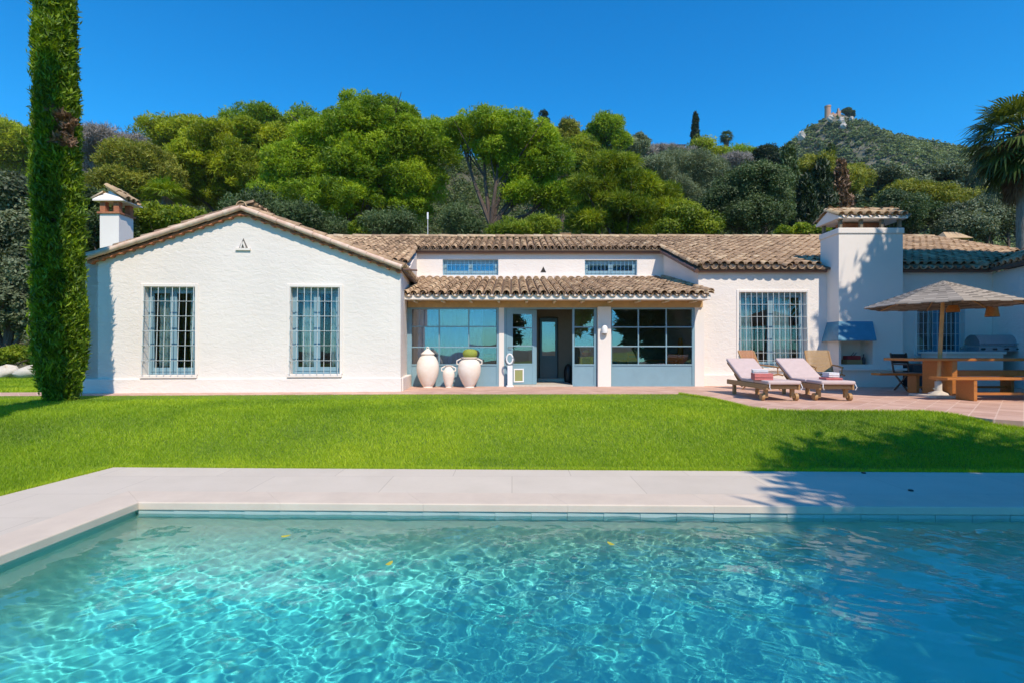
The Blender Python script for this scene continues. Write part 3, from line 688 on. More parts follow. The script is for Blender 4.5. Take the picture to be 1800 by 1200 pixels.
g = MB(); g.M = Dm; g.tube([(.05, -.0, 1.09), (.05, -.05, 1.09), (.16, -.055, 1.09)], .01, 8); g.build('handle', M['black'], door, smooth=True)
# inner door in the vestibule
w = MB(); a, b = X(947.5, 16)+.02, X(980.5, 16)-.02
w.box(a, a+.07, 15.9, 15.95, .16, 2.0); w.box(b-.07, b, 15.9, 15.95, .16, 2.0); w.box(a+.07, b-.07, 15.9, 15.95, .16, .85); w.box(a+.07, b-.07, 15.9, 15.95, 1.88, 2.0)
idr = w.build('door', mat('dark_teal_paint', (.05, .10, .12), .35), house, bevel=.004); idr['label'] = 'dark teal inner door'
g = MB(); g.box(a+.07, b-.07, 15.92, 15.926, .85, 1.88); g.build('pane', M['glass'], idr)
mb = MB(); mb.box(X(930, 16), X(1052, 16), 15.85, 15.98, .02, .15); mb.build('step', M['stone'], house)
# lintel, soffit, fascia, joists of the porch
mb = MB(); mb.box(-2.9, 5.30, G-.09, G+.10, gz(541)+.002, gz(541)+.172); mb.build('lintel', M['lintel'], house, bevel=.01)
EY = 13.60
def pz(y): return 2.475+(3.50-2.475)*(y-EY)/(18-EY)
mb = MB(); mb.hexa([(-2.84, EY+.06, 2.352), (5.25, EY+.06, 2.352), (5.28, G-.08, 2.365), (-2.88, G-.08, 2.365), (-2.84, EY+.06, 2.40), (5.25, EY+.06, 2.40), (5.28, G-.08, 2.42), (-2.88, G-.08, 2.42)]); mb.build('soffit', M['soffit'], house)
for k in range(11):
    x = -2.62+k*.755; mb = MB(); mb.box(x-.035, x+.035, EY+.08, G-.095, 2.30, 2.350); mb.build('joist', M['soffit'], house, bevel=.006)
mb = MB(); mb.box(-2.86, 5.27, EY-.02, EY+.05, 2.345, 2.475); mb.build('fascia', M['smooth_white'], house, bevel=.008)

# ---- barrel tile roofs
NS = 7
def tiles(pos, U, V, Nn, L, r0, r1, tone, up=True, thick=.016, ends=True):
    """array of barrel tiles; pos (n,3) lower-end centres, U across, V up-slope, Nn normal"""
    a = np.linspace(0, math.pi, NS); sg = 1 if up else -1
    c, s_ = np.cos(a), np.sin(a)
    ring = lambda r, t: np.stack([c*r, np.full(NS, t), s_*r*sg], 1)
    lo = [ring(r0, 0), ring(r1, L), ring(r0-thick, 0), ring(r0-thick, .05)]
    loc = np.concatenate(lo)
    B = np.stack([U, V, Nn], 0)
    n = len(pos); jit = 1+.03*rng.normal(size=(n, 1, 1))
    vv = (loc[None]*np.ones((n, 1, 1))*jit)
    vv[:, :, 0] += (rng.normal(size=(n, 1))*.012)*(loc[None, :, 1]/L)
    vv[:, :, 2] += rng.normal(size=(n, 1))*.004
    W3 = vv @ B+pos[:, None, :]
    q = []
    for k in range(NS-1):
        q.append((k, k+1, NS+k+1, NS+k)); q.append((2*NS+k, 2*NS+k+1, k+1, k)); q.append((3*NS+k, 3*NS+k+1, 2*NS+k+1, 2*NS+k))
    q = np.array(q); Q = (q[None]+(np.arange(n)*4*NS)[:, None, None]).reshape(-1, 4)
    return W3.reshape(-1, 3), Q, np.repeat(tone, 4*NS)
def tile_roof(name, O, U, V, width, length, keep, parent=house, pitch=.245, expo=.33, m=None, tshift=0.):
    U = np.array(U, float); U /= np.linalg.norm(U); V = np.array(V, float); V /= np.linalg.norm(V); Nn = np.cross(U, V); O = np.array(O, float)
    if Nn[2] < 0: Nn = -Nn
    parts = []
    nc = int(width/pitch)+1; nr = int(length/expo)+1
    for up, off, lift in ((True, 0, .035), (False, .5, .045)):
        cc, rr = np.meshgrid(np.arange(nc)+off, np.arange(nr)); cc = cc.ravel(); rr = rr.ravel()
        cj = np.cumsum(rng.normal(size=nc+1)*.0)[cc.astype(int)]
        pos = O+U*((cc+.1)*pitch+cj)[:, None]+V*(rr*expo-(0 if up else -.03)+rng.normal(size=len(rr))*.008)[:, None]+Nn*(lift+.016*0)
        pos = pos-Nn*0.0
        k = keep(pos[:, 0], pos[:, 1]); pos = pos[k]
        tone = np.clip(.45+tshift+.20*rng.normal(size=len(pos))+.15*vnoise(pos[:, 0]*.9, pos[:, 1]*.9, 2), 0, 1)
        # each tile rests on the next lower one: tilt a little
        parts.append(tiles(pos+Nn*.012, U, nrm(V-Nn*.035), Nn, expo+.08, .098 if up else .10, .078 if up else .082, tone, up))
    V_, Q_, T_ = joinq(parts)
    return fast(name, V_, Q_, m or M['tile'], parent, tone=T_, smooth=True)
def under(mb, pts, t=.06):
    n = len(pts); mb.add([(x, y, z) for x, y, z in pts]+[(x, y, z-t) for x, y, z in pts], [tuple(range(n)), tuple(range(2*n-1, n-1, -1))]+[(i, i+n, (i+1) % n+n, (i+1) % n) for i in range(n)])
# main roof
sl = math.atan(.35)
XL, XR, XE = -3.1, 5.21, 17.0
def ymin(x): return np.where(x < XL, 15.0-.0*x, np.where(x < XR, 17.69, 14.36))
mb = MB()
under(mb, [(-9.5, 15.05, mainz(15.05)), (XL-.02, 15.05, mainz(15.05)), (XL-.22, 17.80, mainz(17.80)), (XR+.02, 17.80, mainz(17.80)), (XR+.02, 14.42, mainz(14.42)), (XE, 14.42, mainz(14.42)), (XE, 20.5, mainz(20.5)), (-9.5, 20.5, mainz(20.5))])
under(mb, [(-9.5, 20.5, mainz(20.5)), (XE, 20.5, mainz(20.5)), (XE, 26.2, 3.25), (-9.5, 26.2, 3.25)])
mroof = mb.build('roof', M['under'], house)
Vm = (0, math.cos(sl), math.sin(sl))
chx0, chx1 = 8.93, 10.77
o = tile_roof('roof_tiles', (-9.4, 14.34, mainz(14.34)), (1, 0, 0), Vm, 26.3, 6.39,
              lambda x, y: (y > ymin(x)-.02) & (y < 20.35) & ~((x > chx0-.06) & (x < chx1+.06) & (y < 15.1)) & ~((x < XL) & (x > XL-.2+.0) & (y > 15) & (y < 17.66) & (x > XL-.22*(y-15)/2.66)) & ~((x > 13.40+(y-14.28)/.766)), mroof)
sb = math.atan(-.37)
tile_roof('roof_tiles', (-9.4, 26.2, 3.25), (1, 0, 0), (0, -math.cos(.37), math.sin(.37)), 26.3, 5.9, lambda x, y: y > 20.6, mroof, expo=.35)
# ridge tiles
def ridge(name, A, B, r=.105, expo=.38, m=None, parent=house, lift=.03):
    A = Vector(A); B = Vector(B); n = int((B-A).length/expo); U = (B-A).normalized(); sd = U.cross(Vector((0, 0, 1))).normalized(); up = sd.cross(U)
    pos = np.array([A+U*expo*k+up*lift for k in range(n+1)]); tn = np.clip(.5+.3*rng.normal(size=len(pos)), 0, 1)
    V_, Q_, T_ = tiles(pos, np.array(sd), np.array((U-up*.02).normalized()), np.array(up), expo+.07, r, r*.86, tn)
    return fast(name, V_, Q_, m or M['ridge'], parent, tone=T_, smooth=True)
ridge('ridge_tiles', (-9.4, 20.5, 5.50), (16.8, 20.5, 5.50), .12, parent=mroof)
# verges of stepped eaves
def verge(A, B, r=.085): return ridge('verge_tiles', A, B, r, .36, M['tile'], mroof, .03)
verge((XR+.04, 14.3, mainz(14.3)+.03), (XR+.04, 17.7, mainz(17.7)+.03)); verge((XL-.03, 15.0, mainz(15)+.03), (XL-.22, 17.7, mainz(17.7)+.03))
# gutters
def gutter(pts, r=.062): 
    mb = MB(); mb.tube(pts, r, 10); return mb.build('gutter', M['gutter'], mroof, smooth=True)
gutter([(-3.36, 17.91, mainz(17.76)-.055), (XR-.02, 17.91, mainz(17.76)-.055)], .07)
gutter([(XR-.03, 17.80, mainz(17.8)-.085), (XR-.03, 14.36, mainz(14.36)-.085)], .06)
gutter([(XR-.05, 14.51, mainz(14.36)-.05), (8.9, 14.51, mainz(14.36)-.05)], .06); gutter([(10.8, 14.51, mainz(14.36)-.05), (13.5, 14.51, mainz(14.36)-.05)], .06)
gutter([(13.52, 14.51, mainz(14.36)-.05), (12.45, 10.4, mainz(14.36)-.05)], .06)
# side wing roof at the far right, sloping down to the left
Dv = Vector((12.35-13.40, 10.4-14.28, 0)).normalized(); Un = Vector((-Dv.y, Dv.x, 0)); Un = -Un if Un.x < 0 else Un
z0r = mainz(14.28)
A = Vector((13.40, 14.28, z0r)); Bq = Vector((12.35, 10.4, z0r))
up_ = (Un+Vector((0, 0, .35))).normalized()
mb = MB(); under(mb, [tuple(Bq), tuple(A), tuple(A+Vector((7.5, 5.745, 2.01))), tuple(A+up_*6.4+Vector((0, 0, 0))), tuple(Bq+up_*6.4)]); sroof = mb.build('roof', M['under'], house)
Op = Bq+Dv*.0
tile_roof('roof_tiles', tuple(Bq), tuple(-Dv), tuple(up_), 9.8, 6.3, lambda x, y: (y < 14.26+(x-13.40)*.766) , sroof)
gv = MB(); gv.tube([(13.40, 14.28, z0r+.05), (20.9, 20.03, mainz(20.03)+.05)], .05, 8); gv.build('valley_tiles', M['under'], sroof)

# wing roofs: gable
RH = 4.36
def wp(u, v, z): p = WM @ Vector((u, v, z)); return (p.x, p.y, p.z)
zl = 3.06-.16*.0; 
FO = -.15
sL = (RH-3.10)/(uap+.0); sR = (RH-3.01)/(WL-uap)
def rz(u): return RH+.02-(uap-u)*sL if u < uap else RH+.02-(u-uap)*sR
uL, uR = .10, WL+.05
mb = MB(); under(mb, [wp(uL, FO+.02, rz(uL)), wp(uap, FO+.02, rz(uap)), wp(uap, 6.3, rz(uap)), wp(uL, 6.3, rz(uL))], .05); under(mb, [wp(uap, FO+.02, rz(uap)), wp(uR, FO+.02, rz(uR)), wp(uR, 6.3, rz(uR)), wp(uap, 6.3, rz(uap))], .05)
wroof = mb.build('roof', M['under'], house)
Uw = WM.to_3x3() @ Vector((1, 0, 0)); Vw = WM.to_3x3() @ Vector((0, 1, 0))
dl = (Uw+Vector((0, 0, sL))).normalized(); dr = (-Uw+Vector((0, 0, sR))).normalized()
tile_roof('roof_tiles', wp(uL-.03, FO+.10, rz(uL-.03)), tuple(Vw), tuple(dl), 6.3, 3.95, lambda x, y: x < 99, wroof)
tile_roof('roof_tiles', wp(uR+.03, FO+.10, rz(uR+.03)), tuple(Vw), tuple(dr), 4.5, 3.95, lambda x, y: x < 99, wroof)
ridge('ridge_tiles', wp(uap, FO+.02, RH+.03), wp(uap, 6.2, RH+.06), .12, parent=wroof)
# verge: cream barrels along the slope, rust-coloured tile stubs beneath
mb = MB()
def slope_seq(u0, u1, step):
    n = int(abs(u1-u0)/step); return [u0+(u1-u0)*k/n for k in range(n+1)]
vparts = []
for (u0, u1, up3, Lr) in ((uL-.02, uap-.02, dl, 1), (uR+.02, uap+.02, dr, 1)):
    n = int((abs(u1-u0)*1.06-.30)/.36); A = Vector(wp(u0, FO+.12, rz(u0)-.0))
    side = Vw*-1
    pos = np.array([A+up3*.36*k for k in range(n+1)]); nrm_ = np.array(Vector(np.cross(np.array(Vw), np.array(up3))));  nrm_ = nrm_ if nrm_[2] > 0 else -nrm_
    vparts.append(tiles(pos, np.array(Vw), np.array((up3-Vector(nrm_)*.03).normalized()), nrm_, .43, .10, .085, np.clip(.5+.25*rng.normal(size=n+1), 0, 1)))
    # rounded cream band facing the front
vb = MB()
for (u0, u1) in ((uL, uap), (uR, uap)):
    n = 9
    for k in range(n):
        a = u0+(u1-u0)*k/n; b = u0+(u1-u0)*(k+1)/n-.004*(1 if u1 > u0 else -1)
        vb.tube([wp(a, FO-.0, rz(a)-.012), wp(b, FO-.0, rz(b)-.012)], [.068, .058], 10)
V_, Q_, T_ = joinq(vparts); fast('verge_tiles', V_, Q_, M['ridge'], wroof, tone=T_, smooth=True)
vb.build('verge_band', M['cream'], wroof, smooth=True)
tb = MB(); soff = MB()
for (u0, u1) in ((uL+.08, uap-.05), (uR-.10, uap+.05)):
    for u in slope_seq(u0, u1, .213):
        c = Vector((u, 0, rz(u)-.155)); sg = 1 if u < uap else -1
        n = 7; vs_ = []; 
        for yy in (FO+.03, .03):
            for k in range(n):
                a = math.pi*k/(n-1); vs_.append(WM @ Vector((u+math.cos(a)*.066, yy, c.z+.055-math.sin(a)*.075)))
        tb = MB().add(vs_, [(k, k+1, n+k+1, n+k) for k in range(n-1)]+[tuple(range(n)), tuple(range(2*n-1, n-1, -1)), (0, n, 2*n-1, n-1)]); tb.build('dentil_tile', M['brick'], wroof, smooth=True)
for (u0, u1) in ((uL+.02, uap), (uR-.02, uap)):
    soff.add([wp(u0, FO+.03, rz(u0)-.10), wp(u1, FO+.03, rz(u1)-.10), wp(u1, .02, rz(u1)-.10), wp(u0, .02, rz(u0)-.10), wp(u0, FO+.03, rz(u0)-.14), wp(u1, FO+.03, rz(u1)-.14), wp(u1, .02, rz(u1)-.14), wp(u0, .02, rz(u0)-.14)],
             [(0, 1, 2, 3), (7, 6, 5, 4), (0, 4, 5, 1), (1, 5, 6, 2), (2, 6, 7, 3), (3, 7, 4, 0)])
soff.build('verge_soffit', M['brick'], wroof)
# little spout at the corner
mb = MB(); mb.tube([wp(WL+.08, FO+.05, 2.96), wp(WL+.42, FO-.02, 2.93)], .022, 8); mb.build('rain_spout', M['gutter'], house, smooth=True)

# porch roof
ps = math.atan((3.50-2.475)/(18-EY)); Vp = (0, math.cos(ps), math.sin(ps))
mb = MB(); under(mb, [(-2.86, EY+.02, pz(EY)+.012), (5.25, EY+.02, pz(EY)+.012), (5.28, 17.9, pz(17.9)+.012), (-3.3, 17.9, pz(17.9)+.012)], .05); proof = mb.build('roof', M['under'], house); proof['label'] = 'low tiled porch roof'
def pk(x, y):
    t = (y-EY)/(18-EY); return (x > -2.93-.38*t) & (x < 5.25+.0*t) & (y < 17.8)
tile_roof('roof_tiles', (-3.36, EY-.10, pz(EY-.10)+.0), (1, 0, 0), Vp, 8.75, 5.15, pk, proof, tshift=.06)
verge((5.27, EY-.05, pz(EY)+.05), (5.27, 17.8, pz(17.8)+.05), .09)
mb = MB(); mb.tube([(-2.9, EY+.02, pz(EY)+.05), (-3.28, 17.8, pz(17.8)+.05)], .055, 8); mb.build('flashing', M['cream'], proof, smooth=True)
# eave scallops under main eaves (tile ends standing proud of the wall, they throw the scalloped shadow)

# ---- barbecue chimney
CY = 14.06
cx0, cx1 = X(1474.5, CY), X(1587, CY)
mb = MB()
nz0, nz1, nx0, nx1 = Z(640, CY), Z(597, CY), X(1472, CY)+.10, X(1534, CY)
# body with fire niche
for (a, b, c, d) in ((cx0, nx0, -.1, 4.20), (nx1, cx1, -.1, 4.20), (nx0, nx1, -.1, nz0), (nx0, nx1, nz1, 4.20)): mb.add([(a, CY, c), (b, CY, c), (b, CY, d), (a, CY, d)], [(0, 1, 2, 3)])
mb.add([(nx0, CY, nz0), (nx0, CY+.5, nz0), (nx0, CY+.5, nz1), (nx0, CY, nz1)], [(0, 1, 2, 3)]); mb.add([(nx1, CY, nz0), (nx1, CY+.5, nz0), (nx1, CY+.5, nz1), (nx1, CY, nz1)], [(3, 2, 1, 0)])
mb.add([(nx0, CY, nz0), (nx1, CY, nz0), (nx1, CY+.5, nz0), (nx0, CY+.5, nz0)], [(0, 1, 2, 3)]); mb.add([(nx0, CY+.5, nz0), (nx1, CY+.5, nz0), (nx1, CY+.5, nz1), (nx0, CY+.5, nz1)], [(0, 1, 2, 3)])
mb.add([(nx0, CY, nz1), (nx1, CY, nz1), (nx1, CY+.5, nz1), (nx0, CY+.5, nz1)], [(3, 2, 1, 0)])
mb.add([(cx0, CY, -.1), (cx0, 14.90, -.1), (cx0, 14.90, 4.2), (cx0, CY, 4.2)], [(3, 2, 1, 0)]); mb.add([(cx1, CY, -.1), (cx1, 14.90, -.1), (cx1, 14.90, 4.2), (cx1, CY, 4.2)], [(0, 1, 2, 3)])
mb.add([(cx0, 14.90, 3), (cx1, 14.90, 3), (cx1, 14.90, 4.2), (cx0, 14.90, 4.2)], [(3, 2, 1, 0)]); mb.add([(cx0, CY, 4.2), (cx1, CY, 4.2), (cx1, 14.9, 4.2), (cx0, 14.9, 4.2)], [(0, 1, 2, 3)])
chim = mb.build('chimney', M['smooth_white'], house); chim['label'] = 'broad white barbecue chimney with tiled cap and blue hood'
mb = MB(); mb.box(cx0-.03, cx1+.03, CY-.03, 14.93, 4.20, 4.36); mb.build('cornice', M['smooth_white'], chim, bevel=.02)
for x in (cx0+.03, cx0+.60, cx0+1.17, cx1-.10):
    for y in (CY+.01, 14.80): MB().box(x, x+.075, y, y+.08, 4.36, 4.62).build('cap_post', M['interior'], chim)
mb = MB(); mb.box(cx0+.28, cx1-.28, CY+.3, 14.65, 4.361, 4.56); mb.build('flue', M['brick'], chim)
mb = MB(); a, b = cx0-.07, cx1+.07
mb.add([(a, CY-.10, 4.60), (b, CY-.10, 4.60), (b, 15.0, 4.60), (a, 15.0, 4.60), (a, CY-.10, 4.66), (b, CY-.10, 4.66), (b, 15.0, 4.66), (a, 15.0, 4.66), (a, 14.45, 4.90), (b, 14.45, 4.90)],
       [(3, 2, 1, 0), (0, 1, 5, 4), (2, 3, 7, 6), (4, 5, 9, 8), (6, 7, 8, 9), (3, 0, 4, 8, 7), (1, 2, 6, 9, 5)]); mb.build('cap', M['smooth_white'], chim)
cs = math.atan(.24/.55)
tile_roof('cap_tiles', (a+.02, CY-.14, 4.645), (1, 0, 0), (0, math.cos(cs), math.sin(cs)), b-a-.1, .5, lambda x, y: x < 99, chim, m=M['ridge'])
tile_roof('cap_tiles', (a+.02, 15.04, 4.645), (1, 0, 0), (0, -math.cos(cs), math.sin(cs)), b-a-.1, .5, lambda x, y: x < 99, chim, m=M['ridge'])
ridge('cap_tiles', (a, 14.45, 4.90), (b-.3, 14.45, 4.90), .10, parent=chim)
hz0, hz1 = Z(597, 13.7), Z(565, CY)
mb = MB(); xr = X(1534, CY); mb.add([(cx0-.24, 13.70, hz0), (X(1541, 13.7), 13.70, hz0), (X(1541, 13.7), CY-.002, hz0), (cx0-.15, RW-.01, hz0), (cx0-.002, CY-.002, hz1), (xr, CY-.002, hz1), (xr, CY-.001, hz1), (cx0-.002, RW-.01, hz1),
    (cx0-.24, 13.70, hz0-.03), (X(1541, 13.7), 13.70, hz0-.03), (X(1541, 13.7), CY-.002, hz0-.03), (cx0-.15, RW-.01, hz0-.03)],
    [(0, 1, 5, 4), (1, 2, 6, 5), (0, 4, 7, 3), (0, 8, 9, 1), (1, 9, 10, 2), (3, 11, 8, 0)]); mb.build('hood', M['hood'], chim, bevel=.004)
mb = MB(); mb.box(cx0+.0, cx1+.05, CY-.10, CY-.002, nz0-.16, nz0-.10); mb.build('ledge', M['smooth_white'], chim, bevel=.01)

# ---- small chimney on the wing (left)
d0 = 15.2; a, b = X(175.5, d0), X(209, d0); dd = .58
mb = MB(); mb.box(a, b, d0, d0+dd, 2.9, Z(376, d0)); ch2 = mb.build('chimney', M['smooth_white'], house); ch2['label'] = 'small square white chimney with rust brick vents'
zt = Z(376, d0)
mb = MB(); mb.box(a-.05, b+.05, d0-.05, d0+dd+.05, zt, zt+.05)
for x, y in ((a, d0), (b-.16, d0), (a, d0+dd-.14), (b-.16, d0+dd-.14)): mb.add([(x, y, zt+.05), (x+.16, y, zt+.05), (x+.16, y+.14, zt+.05), (x, y+.14, zt+.05), (x, y, zt+.36), (x+.16, y, zt+.36), (x+.16, y+.14, zt+.36), (x, y+.14, zt+.36)], [(0, 1, 5, 4), (1, 2, 6, 5), (2, 3, 7, 6), (3, 0, 4, 7)])
mb.build('cap_brick', M['brick'], ch2)
xm = (a+b)/2-.02; zc = zt+.36
mb = MB(); mb.add([(a-.14, d0-.10, zc), (b+.20, d0-.10, zc), (b+.20, d0+dd+.12, zc), (a-.14, d0+dd+.12, zc), (a-.14, d0-.10, zc+.05), (b+.20, d0-.10, zc+.03), (b+.20, d0+dd+.12, zc+.03), (a-.14, d0+dd+.12, zc+.05), (xm-.05, d0+.12, zc+.36), (xm-.05, d0+dd-.1, zc+.36)],
    [(3, 2, 1, 0), (0, 1, 5, 4), (1, 2, 6, 5), (2, 3, 7, 6), (3, 0, 4, 7), (4, 5, 8), (5, 6, 9, 8), (6, 7, 9), (7, 4, 8, 9)]); mb.build('cap', M['smooth_white'], ch2)
rs = math.atan(.33/(b+.2-xm)); tile_roof('cap_tiles', (b+.24, d0-.02, zc+.03), (0, 1, 0), (-math.cos(rs), 0, math.sin(rs)), .6, .34, lambda x, y: x < 99, ch2, m=M['ridge'], pitch=.2)
tile_roof('cap_tiles', (a-.17, d0+.02, zc+.03), (0, 1, 0), (math.cos(rs), 0, math.sin(rs)), .6, .2, lambda x, y: x < 99, ch2, m=M['tile'], pitch=.2)
# small chimney behind the right roof and bits on the ridge
d0 = 22.5; xq = X(1680, d0); mb = MB(); mb.box(xq-.35, xq+.35, d0, d0+.6, 4.6, Z(424, d0)+.15); ch3 = mb.build('chimney', M['brick'], house)
zc = Z(420, d0); mb = MB(); mb.add([(xq-.55, d0-.2, zc), (xq+.6, d0-.2, zc), (xq+.6, d0+.8, zc), (xq-.55, d0+.8, zc), (xq-.3, d0+.3, zc+.36), (xq+.3, d0+.3, zc+.36)], [(0, 1, 5, 4), (1, 2, 5), (2, 3, 4, 5), (3, 0, 4), (3, 2, 1, 0)]); mb.build('cap', M['ridge'], ch3)
d0 = 20.6; mb = MB(); mb.box(X(763, d0), X(776, d0), d0, d0+.4, 5.3, Z(413, d0)); mb.box(X(752, d0), X(762, d0), d0, d0+.35, 5.3, Z(413.5, d0)); mb.build('vent_block', M['stone'], house)

# ---------------------------------------------------------------- furniture and things on the terrace
def axis(o, x, y, z=0, rz=0): o.location = (x, y, z); o.rotation_euler.z = rz; return o
# sun loungers
def lounger(x, y, rz, label, gap=0.):
    r = thing('sun_lounger', label, 'sun lounger', (0, 0, 0), 'sun loungers on the terrace', absolute=False)
    W_, H_ = .66, .30
    f = MB(); 
    for s in (-1, 1): f.box(s*W_/2-(.035 if s > 0 else 0), s*W_/2+(.035 if s < 0 else 0), -.95, .98, H_-.075, H_+.03)
    for yy in (-.93, -.3, .25, .93): f.box(-W_/2+.035, W_/2-.035, yy, yy+.05, H_-.06, H_)
    f.build('frame', M['teak'], r, bevel=.006)
    s_ = MB()
    for k in range(13): s_.box(-W_/2+.04, W_/2-.04, -.90+k*.088, -.90+k*.088+.06, H_+.002, H_+.022)
    s_.build('slats', M['teak'], r)
    for sx in (-1, 1):
        for yy in (-.78, .72):
            MB().box(sx*.26-.035, sx*.26+.035, yy-.035, yy+.035, .0 if yy > 0 else .06, H_-.06).build('leg', M['teak'], r, bevel=.005)
        w = MB(); w.tube([(sx*.30, -.78, .075), (sx*.36, -.78, .075)], .075, 18); w.build('wheel', M['teak'], r, smooth=True)
    ba = R(27); cy_, cz = .26, H_+.03
    b = MB(); b.M = Matrix.Translation((0, cy_, cz)) @ Matrix.Rotation(ba, 4, 'X')
    for sx in (-1, 1): b.box(sx*.29-.02, sx*.29+.02, 0, .84, -.02, .02)
    for k in range(8): b.box(-.27, .27, .05+k*.1, .11+k*.1, -.005, .015)
    b.build('backrest', M['teak'], r)
    [MB().bar((q*.2, .45, .2), (q*.2, .85, .46), .03, .03).build('backrest_prop', M['teak'], r) for q in (-1, 1)]
    c = MB(); T = .075
    c.box(-.325, .325, -1.02, -.40, H_+.03, H_+.03+T); c.box(-.325, .325, -.385, .24, H_+.03, H_+.03+T)
    o = c.build('cushion', M['cushion'], r, bevel=.03, seg=4, smooth=True)
    c = MB(); c.M = Matrix.Translation((0, cy_-.0, cz+.0)) @ Matrix.Rotation(ba, 4, 'X'); c.box(-.325, .325, -.0, .90, .02, .02+T); c.build('back_cushion', M['cushion'], r, bevel=.03, seg=4, smooth=True)
    for sx in (-1, 1): c = MB(); c.tube([(sx*.30, -1.03, H_+.05), (sx*.315, -1.06, H_-.02), (sx*.29, -1.05, H_-.07)], .008, 6); c.build('tie', M['towel'], r)
    return axis(r, x, y, .012, rz)
lounger(5.33, 10.98, R(-1), 'mauve cushioned teak sun lounger nearest the lawn, with folded towels on its foot end')
lounger(6.43, 10.98, R(-4), 'mauve cushioned teak sun lounger nearer the barbecue chimney, with a smaller towel pile')
def folded(name, x, y, z, sx, sy, h, rz, m, label):
    n = 5; mb = MB(); mb.M = Matrix.Rotation(rz, 4, 'Z')
    for k in range(n-1 if h < .06 else n):
        hh = h/n; j = .006*math.sin(k*2.3)
        vs_ = []; q = 10
        for a in range(q+1):
            t = math.pi*a/q; 
            vs_.append((sx/2+j-.0+hh*.5*math.sin(t)*.9, 0, k*hh+hh/2-hh/2*math.cos(t)))
        prof = [(-sx/2+j, k*hh)]+[(v[0], v[2]) for v in vs_]+[(-sx/2+j, (k+1)*hh-.001)]
        nn = len(prof); mb.add([(p, -sy/2, q_) for p, q_ in prof]+[(p, sy/2, q_) for p, q_ in prof], [tuple(range(nn))[::-1], tuple(range(nn, 2*nn))]+[(i, (i+1) % nn, nn+(i+1) % nn, nn+i) for i in range(nn)])
    o = mb.build(name, m, None, bevel=.004); o.location = (x, y, z); tag(o, label, 'towel', 'folded towels on the loungers'); return o
ct = .012+.30+.03+.075
folded('towel', 5.10, 10.45, ct, .40, .34, .13, R(75), M['pink'], 'thick coral towel folded on the left lounger')
folded('towel', 5.08, 10.50, ct+.131, .36, .28, .07, R(70), M['towel'], 'white towel folded on top of the thick coral towel')
folded('towel', 6.47, 10.40, ct, .36, .30, .055, R(80), M['pink'], 'thin coral towel folded on the right lounger')
folded('towel', 6.49, 10.42, ct+.056, .26, .20, .09, R(85), M['towel'], 'small white towel rolled on the thin coral towel')
# low reclining chairs
def rchair(x, y, rz, label, m, wov=False):
    r = thing('garden_chair', label, 'chair', (0, 0, 0), absolute=False)
    for s in (-1, 1):
        f = MB(); f.tube([(s*.29, .42, .98), (s*.29, .30, .72), (s*.29, .18, .45), (s*.29, -.05, .36), (s*.29, -.30, .40), (s*.29, -.42, .38)], .022, 8); f.build('side_frame', M['teak'], r, smooth=True)
        f = MB(); f.tube([(s*.29, .30, 0), (s*.29, -.02, .34)], .02, 8); f.tube([(s*.29, -.36, 0), (s*.29, -.02, .34)], .02, 8); f.build('leg', M['teak'], r, smooth=True)
        f = MB(); f.tube([(s*.31, .27, .62), (s*.31, -.05, .60), (s*.31, -.30, .57)], .02, 8); f.tube([(s*.31, -.26, .57), (s*.29, -.28, .40)], .015, 8); f.build('armrest', M['teak'], r, smooth=True)
    b = MB()
    pts = [(.43, 1.0), (.36, .86), (.27, .66), (.17, .44)]
    for k in range(3):
        n = 6
        for q in range(n):
            t0, t1 = q/n, (q+.86)/n; y0 = pts[k][0]+(pts[k+1][0]-pts[k][0])*t0; z0 = pts[k][1]+(pts[k+1][1]-pts[k][1])*t0; y1 = pts[k][0]+(pts[k+1][0]-pts[k][0])*t1; z1 = pts[k][1]+(pts[k+1][1]-pts[k][1])*t1
            b.add([(-.28, y0, z0), (.28, y0, z0), (.28, y1, z1), (-.28, y1, z1), (-.28, y0+.014, z0), (.28, y0+.014, z0), (.28, y1+.014, z1), (-.28, y1+.014, z1)], [(0, 1, 2, 3), (7, 6, 5, 4), (0, 4, 5, 1), (2, 6, 7, 3), (1, 5, 6, 2), (3, 7, 4, 0)])
    b.build('backrest', m, r)
    b = MB()
    for q in range(10): b.box(-.28, .28, -.38+q*.055, -.38+q*.055+.045, .385, .40)
    b.build('seat', m, r)
    return axis(r, x, y, .012, rz)
M['wicker'] = mat('tan_wicker', (.42, .27, .12), .7, col2=(.30, .18, .08), vscale=30, bump=.6, bscale=60)
M['leather'] = mat('russet_wicker', (.50, .24, .12), .6, col2=(.36, .16, .08), vscale=20, bump=.4, bscale=60)
rchair(6.28, 12.95, R(28), 'russet reclining garden chair behind the left lounger, by the barred window', M['leather'])
rchair(7.98, 13.1, R(-8), 'tan slatted garden chair beside the barbecue chimney', M['wicker'])

